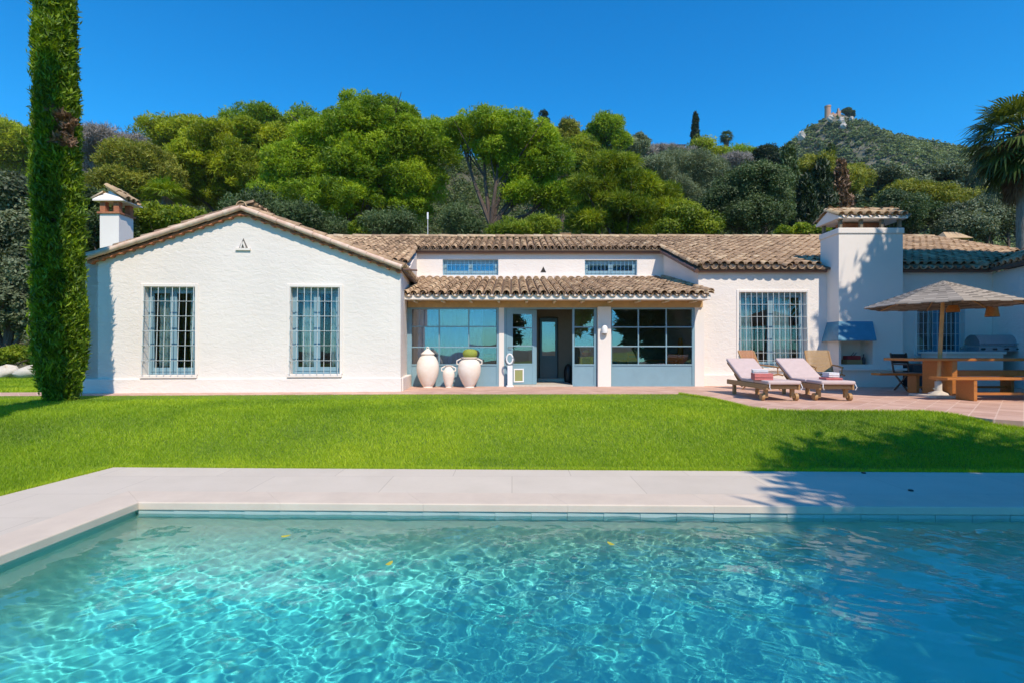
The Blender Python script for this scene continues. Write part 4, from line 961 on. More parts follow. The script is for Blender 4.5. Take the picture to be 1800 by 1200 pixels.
# clay jars
def jar(x, y, prof, label, name='clay_jar', handles=(), cat='jar', smooth=True):
    r = thing(name, label, cat, (x, y, .012)); mb = MB(); mb.lathe(prof, (x, y, .012), 40); mb.build('body', M['clay'], r, smooth=True)
    for pts in handles: 
        h = MB(); h.tube([(x+a, y, .012+z) for a, z in pts], .018 if name != 'small' else .012, 8); h.build('handle', M['clay'], r, smooth=True)
    return r
jd = 13.88
x = X(752, jd)
def catm(P_, n=5):
    out = []
    for i in range(len(P_)-1):
        p0 = P_[max(i-1, 0)]; p1 = P_[i]; p2 = P_[i+1]; p3 = P_[min(i+2, len(P_)-1)]
        for k in range(n):
            t = k/n; out.append(tuple(.5*((2*p1[j])+(-p0[j]+p2[j])*t+(2*p0[j]-5*p1[j]+4*p2[j]-p3[j])*t*t+(-p0[j]+3*p1[j]-3*p2[j]+p3[j])*t**3) for j in (0, 1)))
    return out+[P_[-1]]
j1 = jar(x, jd, catm([(.14, 0), (.135, .03), (.19, .12), (.265, .30), (.30, .48), (.285, .66), (.22, .80), (.165, .855), (.175, .875), (.165, .89)]), 'tall whitewashed clay jar with a pointed conical lid, leftmost of the three')
mb = MB(); mb.lathe(catm([(.185, .892), (.18, .91), (.10, .98), (.045, 1.03), (.03, 1.04)]), (x, jd, .012), 32); mb.build('lid', M['clay'], j1, smooth=True)
mb = MB(); mb.tube([(x+math.cos(a)*.028, jd, 1.072+math.sin(a)*.028) for a in np.linspace(-.6, 3.74, 9)], .012, 8); mb.build('lid_ring', M['clay'], j1, smooth=True)
x = X(789, jd)
def hd(r0, z0, r1, z1, out): return [[(s*r0, z0), (s*(r0+out), z0+(z1-z0)*.1), (s*(max(r0, r1)+out), z0+(z1-z0)*.7), (s*(r1+out*.5), z1+.01), (s*r1, z1)] for s in (-1, 1)]
jar(x, jd-.05, catm([(.085, 0), (.08, .02), (.115, .12), (.155, .30), (.15, .42), (.10, .51), (.07, .55), (.085, .585), (.095, .60), (.07, .60)]), 'small white two-handled clay amphora between the two large jars', handles=hd(.135, .44, .07, .56, .055))
x = X(825, jd)
j3 = jar(x, jd, catm([(.14, 0), (.135, .03), (.19, .12), (.28, .32), (.31, .50), (.28, .66), (.20, .74), (.175, .76), (.215, .79), (.21, .81), (.17, .81)]), 'round white clay jar with two handles and a cactus in its mouth', handles=hd(.27, .62, .20, .76, .07))
cb = MB(); cb.lathe(catm([(.14, .80), (.19, .86), (.20, .93), (.16, 1.0), (.08, 1.03), (.01, 1.035)]), (x+.02, jd, .012), 40)
o = cb.build('cactus', mat('yellow_green_cactus', (.34, .38, .06), .8, col2=(.20, .26, .04), vscale=30, bump=1, bscale=60), None, smooth=True)
o.data.transform(Matrix.Translation((-x, -jd, -.8))); o.location = (x, jd, .8); tag(o, 'round yellow-green cactus growing in the two-handled clay jar', 'cactus')
# white post with hose holder by the door
pd = 14.05; x = X(896.5, pd); r = thing('hose_post', 'slim white post with a rolled white hose on top, beside the open door', 'post', (x, pd, .012))
MB().box(x-.07, x+.07, pd-.05, pd+.05, .02, .60).build('post', M['whitepaint'], r, bevel=.01)
MB().box(x-.10, x+.10, pd-.09, pd+.07, .012, .05).build('base', M['whitepaint'], r, bevel=.01)
mb = MB(); mb.tube([(x-.01+math.cos(a)*.085, pd-.06, .78+math.sin(a)*.13) for a in np.linspace(.3, 6.4, 20)], .022, 8); mb.build('hose_coil', M['whitepaint'], r, smooth=True)
mb = MB(); mb.tube([(x-.01+math.cos(a)*.12, pd-.02, .74+math.sin(a)*.14) for a in np.linspace(2.4, 7.0, 16)], .016, 8); mb.build('hook', mat('grey_metal', (.25, .27, .28), .4, metal=.6), r, smooth=True)
# wall lamp on the white pier
x = X(1062.5, 14.13); r = thing('wall_lamp', 'white half-round wall lamp on the white pier right of the door', 'lamp', (x, 14.14, Z(585, 14.1)))
mb = MB(); n = 14; zz = Z(586, 14.1)
prof = [(.085, 0), (.09, .05), (.086, .13), (.066, .19), (.03, .22), (.003, .225)]; mb.lathe(prof, (x, 14.10, zz), 24); mb.build('shade', M['whitepaint'], r, smooth=True)
MB().box(x-.06, x+.06, 14.12, 14.158, zz+.0, zz+.18).build('wall_plate', M['whitepaint'], r)
mb = MB(); mb.lathe([(.06, -.001), (.05, -.03), (.02, -.05)], (x, 14.10, zz), 16); mb.build('bulb', mat('frosted_bulb', (.35, .33, .30), .3), r, smooth=True)
# interior things seen through the glass
def itable(x0, x1, y0, y1, h, label, m, cat='table'):
    r = thing('table', label, cat, ((x0+x1)/2, (y0+y1)/2, .02)); MB().box(x0, x1, y0, y1, h-.035, h).build('tabletop', m, r, bevel=.005)
    for a in (x0+.03, x1-.07):
        for b in (y0+.03, y1-.07): MB().box(a, a+.04, b, b+.04, .02, h-.035).build('leg', m, r)
    return r
M['yellow'] = mat('yellow_lacquer', (.70, .50, .12), .4)
itable(X(1019, 15.0), X(1044, 15.0), 14.95, 15.35, Z(626.5, 15.0), 'small yellow side table behind the narrow right door leaf', M['yellow'])
x = X(1031, 15.1); r = thing('fruit_bowl', 'orange and yellow bowl on the yellow side table', 'bowl', (x, 15.15, Z(626.5, 15.0)))
mb = MB(); mb.lathe(catm([(.05, 0), (.11, .05), (.14, .12), (.12, .13)]), (x, 15.15, Z(626.5, 15)), 24); mb.build('bowl', mat('orange_glaze', (.62, .22, .04), .35), r, smooth=True)
mb = MB(); mb.lathe(catm([(.10, .10), (.12, .15), (.07, .20), (.01, .22)]), (x+.03, 15.15, Z(626.5, 15)), 20); mb.build('fruit', M['yellow'], r, smooth=True)
itable(1.0+2.2, 5.0, 15.6, 16.6, .72, 'dark wooden dining table behind the right glazed bay', M['wood'])
def ichair(x, y, label, rz=0):
    r = thing('dining_chair', label, 'chair', (0, 0, 0), 'dining chairs inside the porch room', absolute=False)
    MB().box(-.2, .2, -.2, .2, .43, .46).build('seat', M['wood'], r, bevel=.008)
    for a in (-.19, .15):
        for b in (-.19, .15): MB().box(a, a+.04, b, b+.04, 0, .43 if b < 0 else .92).build('leg', M['wood'], r)
    b = MB(); 
    for z in (.60, .72, .84): b.box(-.15, .15, .165, .18, z, z+.06)
    b.build('backrest', M['wood'], r); return axis(r, x, y, .02, rz)
ichair(3.6, 15.3, 'wooden dining chair inside, left of the orange vase', R(180)); ichair(4.75, 15.35, 'wooden dining chair inside at the right end of the dining table', R(180))
ichair(X(862, 15.3), 15.3, 'wooden chair inside beside the sheer blue curtain', R(160))
x = X(1194, 15.9); r = thing('vase', 'slim orange vase on the dining table inside', 'vase', (x, 15.8, .72)); mb = MB(); mb.lathe(catm([(.07, 0), (.09, .2), (.07, .5), (.05, .62), (.06, .66)]), (x, 15.8, .72), 20); mb.build('body', mat('orange_ceramic', (.75, .30, .05), .4), r, smooth=True)
x = X(999, 15.7); r = thing('umbrella_stand', 'dark round-topped urn inside the open doorway', 'urn', (x, 15.7, .02)); mb = MB(); mb.lathe(catm([(.10, 0), (.13, .1), (.14, .35), (.10, .5), (.04, .58)]), (x, 15.7, .02), 20); mb.build('body', M['black'], r, smooth=True)

# picnic table with two benches
tx0, tx1 = 8.45, 12.3
def slab_thing(name, label, cat, x0, x1, y0, y1, z, th, legs, legw, parts=True, slant=0.):
    r = thing(name, label, cat, ((x0+x1)/2, (y0+y1)/2, .012))
    n = 3 if (y1-y0) > .5 else 1; w = (y1-y0)/n
    t = MB()
    for k in range(n): t.box(x0, x1, y0+k*w+.003, y0+(k+1)*w-.003, z-th, z)
    t.build('tabletop' if cat == 'table' else 'seat', M['wood'], r, bevel=.008)
    for lx in legs:
        MB().box(lx, lx+legw, y0+(.03 if y1-y0 > .5 else .015), y1-(.08 if y1-y0 > .5 else .02), .012, z-th).build('leg', M['wood'], r, bevel=.008)
    return r
tb_ = slab_thing('picnic_table', 'long orange-brown wooden table under the straw parasol', 'table', tx0, tx1, 10.75, 11.65, .84, .055, (9.27, 11.6), .11)
MB().box(9.38, 11.6, 11.12, 11.20, .45, .58).build('stretcher', M['wood'], tb_, bevel=.006)
b1 = slab_thing('bench', 'orange-brown wooden bench on the lawn side of the long table', 'bench', 8.55, 12.4, 10.05, 10.50, .475, .05, (9.08, 11.7), .07)
MB().box(9.15, 11.7, 10.19, 10.24, .12, .17).build('stretcher', M['wood'], b1, bevel=.004)
b2 = slab_thing('bench', 'wooden bench on the house side of the long table', 'bench', 8.62, 12.4, 11.98, 12.30, .475, .05, (9.48, 11.7), .07)
MB().box(9.55, 11.7, 12.11, 12.16, .12, .17).build('stretcher', M['wood'], b2, bevel=.004)
# dark director chair
r = thing('folding_chair', 'black fabric folding chair at the left end of the long table', 'chair', (0, 0, 0), absolute=False)
MB().box(-.22, .22, -.2, .2, .43, .46).build('seat', M['black'], r, bevel=.01)
b = MB(); b.M = Matrix.Translation((0, .21, .46)) @ Matrix.Rotation(R(-10), 4, 'X'); b.box(-.21, .21, 0, .03, .22, .46); b.build('backrest', M['black'], r, bevel=.01)
for s in (-1, 1):
    MB().bar((s*.22, -.2, 0), (s*.22, .2, .44), .03, .03).build('leg', M['black'], r); MB().bar((s*.20, .2, 0), (s*.20, -.2, .44), .03, .03).build('leg', M['black'], r)
    MB().bar((s*.22, .19, .44), (s*.22, .29, .93), .03, .03).build('back_post', M['black'], r)
    MB().box(s*.24-.03, s*.24+.03, -.22, .2, .64, .67).build('armrest', M['black'], r)
axis(r, X(1597, 12.7), 12.7, .012, R(8))
# straw parasol
px_, py_ = 9.16, 11.0
r = thing('parasol', 'grey straw parasol with a wooden pole and square stone base', 'parasol', (px_, py_, .012))
tilt = .10
mb = MB(); mb.tube([(px_, py_, .25), (px_+tilt*.9, py_, 1.95)], [.040, .036], 14); mb.tube([(px_+tilt*.9, py_, 1.95), (px_+tilt, py_, 2.42)], [.034, .03], 12); mb.build('pole', M['lintel'], r, smooth=True)
mb = MB(); mb.box(px_-.36, px_+.36, py_-.36, py_+.36, .012, .065); ba_ = mb.build('base', M['stone'], r, bevel=.01)
mb = MB(); mb.lathe([(.19, .065), (.17, .10), (.075, .14), (.065, .17), (.065, .34), (.06, .35)], (px_, py_, 0), 24); mb.build('base_collar', M['stone'], ba_, smooth=True)
mb = MB(); mb.tube([(px_-.06, py_-.02, .20), (px_-.13, py_-.05, .19), (px_-.15, py_-.05, .21)], .014, 8); mb.build('clamp', M['steel'], ba_, smooth=True)
ax_, az_, ez_, rad = px_+tilt, 2.48, 1.955, 1.40
m = bpy.data.materials.new('woven_straw'); m.use_nodes = True; N, K = nodes(m); b = N['Principled BSDF']; b.inputs['Roughness'].default_value = .95; b.inputs['Base Color'].default_value = (.40, .35, .30, 1)
M['straw'] = m; a_ = N.new('ShaderNodeAttribute'); a_.attribute_name = 'tone'; rr_ = N.new('ShaderNodeValToRGB'); rr_.color_ramp.elements[0].color = (.10, .085, .07, 1); rr_.color_ramp.elements[1].color = (.42, .36, .30, 1); K.new(a_.outputs['Fac'], rr_.inputs[0]); K.new(rr_.outputs[0], b.inputs['Base Color'])
cn = MB(); rings = 44; sides = 8
for k in range(rings):
    t0, t1 = k/rings, (k+1.25)/rings; 
    r0_, r1_ = rad*t0+.01, rad*min(t1, 1.0)+.012; z0_ = az_-(az_-ez_)*t0; z1_ = az_-(az_-ez_)*min(t1, 1)-.002
    sub = 5
    for s in range(sides):
        tone_k = .5+.38*((k % 2)*2-1)*rng.random()+.15*rng.normal(); a0 = s*2*math.pi/sides+.30; a1 = (s+1)*2*math.pi/sides+.30
        for q in range(sub):
            f0, f1 = q/sub, (q+1)/sub
            def pt(rr, f, z): 
                xx = rr*((1-f)*math.cos(a0)+f*math.cos(a1)); yy = rr*((1-f)*math.sin(a0)+f*math.sin(a1)); return (ax_+xx, py_+yy, z+.006*math.sin(q*3+k*1.7+s))
            tn = max(0, min(1, tone_k+rng.normal()*.05))
            cn.add([pt(r0_, f0, z0_+.018), pt(r0_, f1, z0_+.018), pt(r1_, f1, z1_+.004), pt(r1_, f0, z1_+.004), pt(r0_, f0, z0_), pt(r0_, f1, z0_), pt(r1_, f1, z1_-.012), pt(r1_, f0, z1_-.012)], [(0, 1, 2, 3), (7, 6, 5, 4), (3, 2, 6, 7)], tn)
can = cn.build('canopy', M['straw'], r)
for s in range(8):
    a0 = s*2*math.pi/8+.30; MB().bar((ax_, py_, 2.42), (ax_+math.cos(a0)*rad*.97, py_+math.sin(a0)*rad*.97, ez_-.01), .025, .02).build('rib', M['lintel'], r)
# woven lamp shades hanging under the parasol
def hshade(px, d, py0, py1, label):
    x = X(px, d); z1 = Z(py0, d); z0 = Z(py1, d); q = thing('lampshade', label, 'lampshade', (x, d, z0), 'woven lampshades hanging under the parasol')
    mb = MB(); mb.lathe([(.13, 0), (.12, .07), (.085, (z1-z0)), (.075, (z1-z0)), (.11, .07), (.12, .0)], (x, d, z0), 20); mb.build('shade', mat('amber_wicker', (.58, .24, .06), .6, col2=(.40, .15, .03), vscale=30, bump=.5, bscale=70), q, smooth=True)
    zc = az_-(az_-ez_)*math.hypot(x-ax_, d-py_)/rad
    MB().tube([(x, d, z1), (x, d, max(z1+.03, zc-.03))], .006, 6).build('cord', M['black'], q)
hshade(1675, 11.5, 537, 549, 'amber wicker lampshade hanging beside the parasol pole'); hshade(1744, 11.35, 534, 557, 'amber wicker lampshade hanging further right under the parasol')
# outdoor counter and gas grill
cy0, cy1 = 13.55, 14.45
r = thing('outdoor_counter', 'white masonry counter with dark cabinets against the right wall', 'counter', ((11.3+13.1)/2, 14, .012))
MB().box(11.45, 13.05, cy0-.05, cy1, Z(622, cy0), Z(617.5, cy0)).build('worktop', M['smooth_white'], r, bevel=.01)
mb = MB(); mb.box(11.5, 13.0, cy0, cy1-.05, .012, Z(622, cy0)); mb.build('cabinet', M['smooth_white'], r)
mb = MB(); mb.box(10.9, 11.49, 13.9, 14.45, .012, .62); mb.build('dark_cabinet', M['greybox'], r, bevel=.01)
gx0, gx1 = X(1722, 13.6), X(1790, 13.6)+.1; zc = Z(617, 13.6)
r = thing('gas_grill', 'stainless steel gas grill with closed lid on the white counter', 'barbecue', ((gx0+gx1)/2, 13.9, zc))
mb = MB(); mb.box(gx0-.02, gx1+.1, 13.56, 14.2, zc, zc+.01); mb.box(gx0, gx1, 13.60, 14.2, zc+.01, zc+.12); mb.build('body', M['steel'], r, bevel=.006)
mb = MB(); n = 10; z0_ = zc+.14; prof = [(math.cos(a), math.sin(a)) for a in np.linspace(0, math.pi/2+.9, n)]
vs_ = []; 
for xx in (gx0+.03, gx1-.03):
    vs_ += [(xx, 13.62+.25-.25*c*1.0, z0_+.30*s) for c, s in prof]+[(xx, 14.15, z0_)]
k = n+1; mb.add(vs_, [(i, i+1, k+i+1, k+i) for i in range(n)]+[tuple(range(k))[::-1], tuple(range(k, 2*k))]); mb.build('lid', M['steel'], r, smooth=True)
mb = MB(); mb.tube([(gx0+.10, 13.575, z0_+.06), (gx1-.10, 13.575, z0_+.06)], .012, 8); mb.build('lid_handle', M['steel'], r, smooth=True)
for k in range(4):
    x = gx0+.10+k*(gx1-gx0-.2)/3; mb = MB(); mb.tube([(x, 13.60, zc+.06), (x, 13.56, zc+.06)], .028, 14); mb.build('knob', M['black'], r, smooth=True)
MB().box(gx1+.0, gx1+.14, 13.65, 14.1, zc+.13, zc+.34).build('side_burner', M['black'], r, bevel=.01)
# things in the barbecue niche
x0_ = X(1487, 14.2); z_ = nz0
r = thing('fruit_crate', 'red box of bottles in the barbecue niche', 'box', (x0_+.2, 14.25, z_))
mb = MB(); mb.box(x0_, x0_+.42, 14.15, 14.4, z_, z_+.13); mb.build('box', M['wicker'], r, bevel=.006)
mb = MB(); mb.box(x0_+.02, x0_+.40, 14.17, 14.38, z_+.13, z_+.24); mb.build('red_cloth', mat('red_cloth', (.45, .05, .05), .9, var=.4, vscale=20), r, bevel=.02)
for k in range(2): MB().tube([(x0_+.18+k*.07, 14.25, z_+.24), (x0_+.22+k*.07, 14.2, z_+.33)], .014, 8).build('bottle_neck', M['steel'], r, smooth=True)
x1_ = X(1518, 14.2); r = thing('bottle', 'dark bottle at the right side of the barbecue niche', 'bottle', (x1_, 14.2, z_)); mb = MB(); mb.lathe(catm([(.04, 0), (.045, .05), (.045, .16), (.02, .22), (.018, .29)]), (x1_, 14.2, z_), 16); mb.build('body', M['greybox'], r, smooth=True)
# roof things
d0 = 20.9; x = X(752, d0); r = thing('antenna_pole', 'thin white pole standing on the roof ridge', 'pole', (x, d0, 5.3)); MB().tube([(x, d0, 5.2), (x, d0, Z(377, d0))], .012, 8).build('pole', M['whitepaint'], r); MB().box(x-.028, x+.028, d0-.03, d0+.03, Z(386, d0), Z(374, d0)).build('head', M['whitepaint'], r)
d0 = 26.6; x = X(994, d0); r = thing('garden_shed', 'orange rendered outbuilding corner behind the roof ridge', 'shed', (x, d0+.5, 0)); MB().box(x-.28, x+.28, d0, d0+1, 0, Z(411, d0)).build('wall', mat('orange_render', (.62, .27, .07), .9, var=.15), r); MB().box(x-.30, x+.30, d0-.02, d0+1.02, Z(411, d0), Z(411, d0)+.03).build('coping', M['tile'], r)

# small fittings set in the deck, leaves on the water
for px, py, lab in ((1518, 831, 'small dark round fitting in the deck at the lawn edge'), (1601, 862, 'small dark round fitting in the middle of the shaded deck')):
    d = 1.29*900/(py-616); o = MB().lathe([(.022, 0), (.022, .008), (.015, .012)], (0, 0, 0), 16).build('deck_fitting', M['black'], None); o.location = (X(px, d), d, -.288); tag(o, lab, 'fitting')
for px, py, rz_, lab in ((500, 943, .4, 'yellow-green leaf floating near the far left side of the pool'), (683, 992, 1.2, 'small yellow leaf floating left of the pool centre'), (1075, 957, 2.1, 'yellow leaf floating right of the pool centre near the far edge')):
    d = 1.385*900/(py-616); mb = MB(); n = 8; top = [(math.cos(a)*.035*(1+.3*math.cos(a)), math.sin(a)*.018, .004+.003*math.cos(2*a)) for a in np.linspace(0, 6.283, n, endpoint=False)]
    mb.add(top+[(a, b, c-.002) for a, b, c in top], [tuple(range(n)), tuple(range(2*n-1, n-1, -1))]+[(i, i+n, (i+1) % n+n, (i+1) % n) for i in range(n)])
    o = mb.build('leaf', mat('leaf_yellow', (.45, .42, .05), .6), None); o.location = (X(px, d), d, -.380); o.rotation_euler.z = rz_; tag(o, lab, 'leaf', 'leaves floating on the pool')

# ---------------------------------------------------------------- trees and plants
def tree(name, label, cat, d, lobes, m, trunk_px=None, clump=1.0, per=240, leaf=.16, elong=2.4, spiky=.45, bark='bark', trunk_r=.28, limbs=7, group=None, up=.45, base_z=None, dens=1.25, shell=.5, yj=1.0, wide=.55, seed=1, lower=.6, tvar=.22, fork=.35, core=.35):
    """lobes: (px, py, rx, ry) in the photo at distance d, turned into real ellipsoids with real depth"""
    r_ = np.random.default_rng(seed*101+int(d*7)+len(lobes)); C, RD = [], []
    L3 = []
    for (px, py, rx, ry) in lobes:
        c = np.array(P(px, py, d)); a = rx*d/900; b = ry*d/900; c[1] += r_.uniform(-.35, .35)*a*yj
        L3.append((c, a, b))
        n = max(3, int(dens*(2*a*b+a*a*.9)/(clump**2)*1.15))
        v = nrm(r_.normal(size=(n, 3))); v[:, 2] = np.where((v[:, 2] < -.35) & (r_.random(n) < .7), -v[:, 2], v[:, 2])
        rr = .62+.33*r_.random(n)**.5
        cr = clump*(.5+.95*r_.random(n)**1.3)
        p = c+v*np.stack([np.maximum(a-cr*.7, .15*a), np.maximum(a*yj-cr*.7, .15*a), np.maximum(b-cr*.6, .15*b)], 1)*rr[:, None]/.9
        C.append(p); RD.append(np.stack([cr, cr, cr*.78], 1))
        if core:
            k_ = max(1, int(n*core)); v = nrm(r_.normal(size=(k_, 3)))*(r_.random((k_, 1))**.5*.6); C.append(c+v*np.array([a, a*yj, b])); cr = clump*(1.0+.5*r_.random(k_)); RD.append(np.stack([cr, cr, cr], 1))
    C = np.concatenate(C); RD = np.concatenate(RD)
    sc_ = 1.0 if leaf < .1 else .68
    V, Q, T = leaves(C, RD, (per/sc_**1.6*(RD[:, 0]/clump)**2).astype(int)+8, leaf*sc_, r_, elong=elong, shell=shell, up=up, spiky=spiky, lower=lower, wide=wide, tvar=tvar)
    cx_ = float(np.mean([l[0][0] for l in L3])); cyy = float(np.mean([l[0][1] for l in L3]))
    bx = X(trunk_px, d) if trunk_px else cx_; by = cyy
    bz = float(hill_z(bx, by)) if base_z is None else base_z
    rt = thing(name, label, cat, (bx, by, bz), group)
    fast('crown' if cat in ('tree', 'palm') else 'foliage', V, Q, m, rt, tone=T)
    if trunk_r:
        tb = MB(); zc = min(l[0][2] for l in L3); top = max(l[0][2] for l in L3); zf = bz+(zc-bz)*fork if zc-bz > 1 else bz+.4
        n = 4; f = Vector((bx+(cx_-bx)*.3, by, zf)); 
        tb.tube([(bx, by, bz-.4), (bx+.1, by, bz+(zf-bz)*.5), tuple(f)], [trunk_r*1.15, trunk_r, trunk_r*.85], 9)
        idx = sorted(range(len(L3)), key=lambda k: -L3[k][1])[:limbs]
        for k in idx:
            c, a, b = L3[k]; e = Vector(c)+Vector((0, 0, b*.3)); mid = f.lerp(e, .5)+Vector((r_.normal()*.3, r_.normal()*.3, -(e-f).length*.07))
            tb.tube([tuple(f), tuple(mid), tuple(e)], [trunk_r*.55, trunk_r*.36, trunk_r*.12], 7)
            for q in range(4):
                e2 = Vector(c)+Vector((r_.uniform(-1, 1)*a*.8, r_.uniform(-1, 1)*a*.8, r_.uniform(-.2, .8)*b)); m2 = mid.lerp(e, r_.random()*.7)
                tb.tube([tuple(m2), tuple(m2.lerp(e2, .5)+Vector((0, 0, -.1))), tuple(e2)], [trunk_r*.22, trunk_r*.14, trunk_r*.05], 5)
        tb.build('trunk', M[bark], rt, smooth=True)
    return rt
def spire(name, label, px, top, bot, hw, d, m, leaf=.14, n=2200, seed=1, trunk_r=.12, ztop=None, cat='tree', x=None, base=None, group=None, clr=.22, per=60, prof=None, dead=None, elong=2.2, lean=0):
    r_ = np.random.default_rng(seed); x = X(px, d) if x is None else x
    z0 = Z(bot, d) if base is None else base; z1 = Z(top, d) if ztop is None else ztop; a = hw*d/900
    nc = n//per*1; t = r_.random(nc); prof = prof or (lambda t: np.minimum(1, .35+t*6)*np.minimum(1, (1-t)**.6*1.35))
    th = r_.random(nc)*6.28; rr = a*prof(t)*(.72+.30*np.sqrt(r_.random(nc)))*(1+.16*np.sin(t*23+th*2)*np.sin(t*51+th*5))
    C = np.stack([x+lean*t+rr*np.cos(th), d+rr*np.sin(th), z0+(z1-z0)*t], 1); cr = clr*(.6+.8*r_.random(nc)); RD = np.stack([cr*.8, cr*.8, cr*1.5], 1)
    V, Q, T = leaves(C, RD, per, leaf, r_, elong=elong, shell=.3, up=1.4, spiky=.55, lower=.5, wide=.55)
    bz = z0 if base is not None else min(z0, float(hill_z(x, d)))
    rt = thing(name, label, cat, (x, d, bz), group)
    fast('crown', V, Q, m, rt, tone=T)
    if dead:
        k = dead[0]; C2 = np.stack([x+a*.62+r_.normal(size=k)*a*.22, d-a*.55+r_.normal(size=k)*.05, Z(dead[1], d)+(Z(dead[2], d)-Z(dead[1], d))*r_.random(k)], 1)
        V, Q, T = leaves(C2, np.full((k, 3), .09), 40, leaf, r_, elong=3, shell=.3, up=.5, spiky=.6); fast('dead_patch', V, Q, M['deadneedle'], rt, tone=T)['label'] = 'brown dead patch of foliage'
    tb = MB(); tb.tube([(x, d, bz-.2), (x+lean*.4, d, z0+(z1-z0)*.5), (x+lean, d, z1-.3*a)], [trunk_r, trunk_r*.7, trunk_r*.2], 8)
    if base is not None and trunk_r > .1:
        for k in range(6): a_ = k*1.05; tb.tube([(x+math.cos(a_)*.05, d+math.sin(a_)*.05, bz+.1), (x+math.cos(a_)*a*.5, d+math.sin(a_)*a*.5, bz+.75), (x+math.cos(a_)*a*.6, d+math.sin(a_)*a*.6, bz+1.6)], [.045, .035, .02], 6)
    tb.build('trunk', M['greybark'], rt, smooth=True); return rt

# the tall cypress at the left and its off-frame neighbour whose shadow crosses the lawn and the wall
spire('cypress_tree', 'tall bright green columnar cypress on the lawn by the left gable', 107, -90, 688, 31, 10.3, M['cypress'], leaf=.052, n=190000, seed=5, base=.0, ztop=9.9, trunk_r=.13, clr=.15, per=80, lean=-.17,
      prof=lambda t: np.minimum(1, .42+t*7)*(1-.40*t)*(1-.9*np.clip((t-.86)/.14, 0, 1)**2), dead=(34, 258, 205), elong=2.4)
spire('cypress_tree', 'tall cypress outside the left edge of the photo, casting the shadow on the gable corner', 0, 0, 0, 34, 6.0, M['cypress'], leaf=.11, n=26000, seed=6, base=-.25, ztop=11.8, x=-7.40, clr=.16, per=70, trunk_r=.13)
def crown_tree(label, x, y, cz, rx, ry, rz, n, leaf, m, seed, tr=.25, hole=.5, cl=.7, gz=-.3, per=110, tx=0, ty=0):
    r_ = np.random.default_rng(seed); v = nrm(r_.normal(size=(n, 3))); rr = (.35+.65*r_.random(n)**.6)
    C = np.array([x, y, cz])+v*np.array([rx, ry, rz])*rr[:, None]; cr = cl*(.5+.9*r_.random(n))
    V, Q, T = leaves(C, np.stack([cr, cr, cr*.6], 1), per, leaf, r_, elong=2.2, shell=.2, up=.4, spiky=.4, wide=.6)
    rt = thing('pine_tree', label, 'tree', (x+tx, y+ty, gz)); fast('crown', V, Q, m, rt, tone=T)
    tb = MB(); f = Vector((x+tx*.3, y+ty*.3, cz-rz*.9)); tb.tube([(x+tx, y+ty, gz-.3), (x+tx*.6, y+ty*.6, (cz-rz)*.5), tuple(f)], [tr, tr*.85, tr*.7], 9)
    for k in range(10): e = Vector((x, y, cz))+Vector((math.cos(k*.63)*rx*.7, math.sin(k*.63)*ry*.7, r_.uniform(-.4, .6)*rz)); tb.tube([tuple(f), tuple(f.lerp(e, .5)+Vector((0, 0, -.15))), tuple(e)], [tr*.4, tr*.25, tr*.08], 6)
    tb.build('trunk', M['bark'], rt, smooth=True); return rt
crown_tree('broad pine behind the camera, shading the right half of the pool', 9.1, -1.7, 6.5, 4.4, 3.3, 1.5, 360, .17, M['pine'], 11, cl=.75, tx=3.5, ty=-2.5)
crown_tree('tall dense pine outside the right edge, shading the right end of the villa', 15.85, 8.3, 6.9, 3.9, 3.4, 6.0, 1800, .28, M['pine'], 12, tr=.3, cl=1.0, per=130)

crown_tree('dense dark tree far behind the camera, mirrored in the right glazed bay', 11.5, -9, 3.2, 4.2, 3, 3.2, 260, .3, M['oak'], 13, cl=1.0)
crown_tree('slim open tree behind the camera, mirrored in the porch door glass', 5.6, -13, 5.2, 1.8, 1.8, 3.2, 90, .25, M['pine'], 14, cl=.8)
# pines and trees behind the villa
PN = dict(cat='tree')
tree('pine_tree', 'largest bright green umbrella pine, behind the villa left of the bare-limbed pine', 'tree', 42,
     [(662, 232, 96, 56), (590, 265, 80, 50), (742, 262, 70, 54), (528, 305, 62, 46), (560, 330, 75, 44), (645, 315, 90, 50), (722, 325, 68, 46), (600, 365, 95, 34), (715, 368, 50, 28), (640, 270, 90, 60), (500, 345, 50, 34)], M['pine'], trunk_px=690, clump=.85, per=230, dens=1.6, leaf=.17, seed=3, trunk_r=.45)
tree('pine_tree', 'umbrella pine with visible spreading limbs, behind the high right window of the villa', 'tree', 38,
     [(850, 232, 66, 36), (920, 250, 62, 40), (806, 245, 36, 40), (965, 295, 50, 42), (982, 345, 44, 30), (905, 300, 55, 30), (880, 275, 50, 30), (925, 345, 40, 20)], M['pine'], trunk_px=845, clump=.75, per=220, leaf=.155, seed=4, trunk_r=.34, limbs=8, fork=.72, dens=1.35, core=.15)
tree('pine_tree', 'wide yellow-green pine left of the largest umbrella pine, above the gable ridge', 'tree', 52,
     [(430, 262, 88, 42), (372, 300, 62, 42), (455, 315, 62, 44), (505, 262, 46, 42), (395, 345, 60, 30), (470, 355, 50, 28), (330, 330, 40, 30)], M['pine2'], clump=1.0, dens=1.5, per=240, leaf=.22, seed=5, trunk_r=.4)
tree('pine_tree', 'flat-topped yellow-green pine on the hill above the left chimney', 'tree', 68, [(285, 234, 62, 22), (345, 244, 60, 28), (300, 262, 60, 22)], M['pine2'], clump=1.5, per=230, leaf=.27, seed=6, trunk_r=.4)
tree('pine_tree', 'dark-topped distant pine on the skyline between the two left pines', 'tree', 82, [(415, 216, 26, 13), (470, 222, 52, 16), (530, 220, 40, 16)], M['pine'], clump=1.6, per=200, leaf=.32, seed=7)
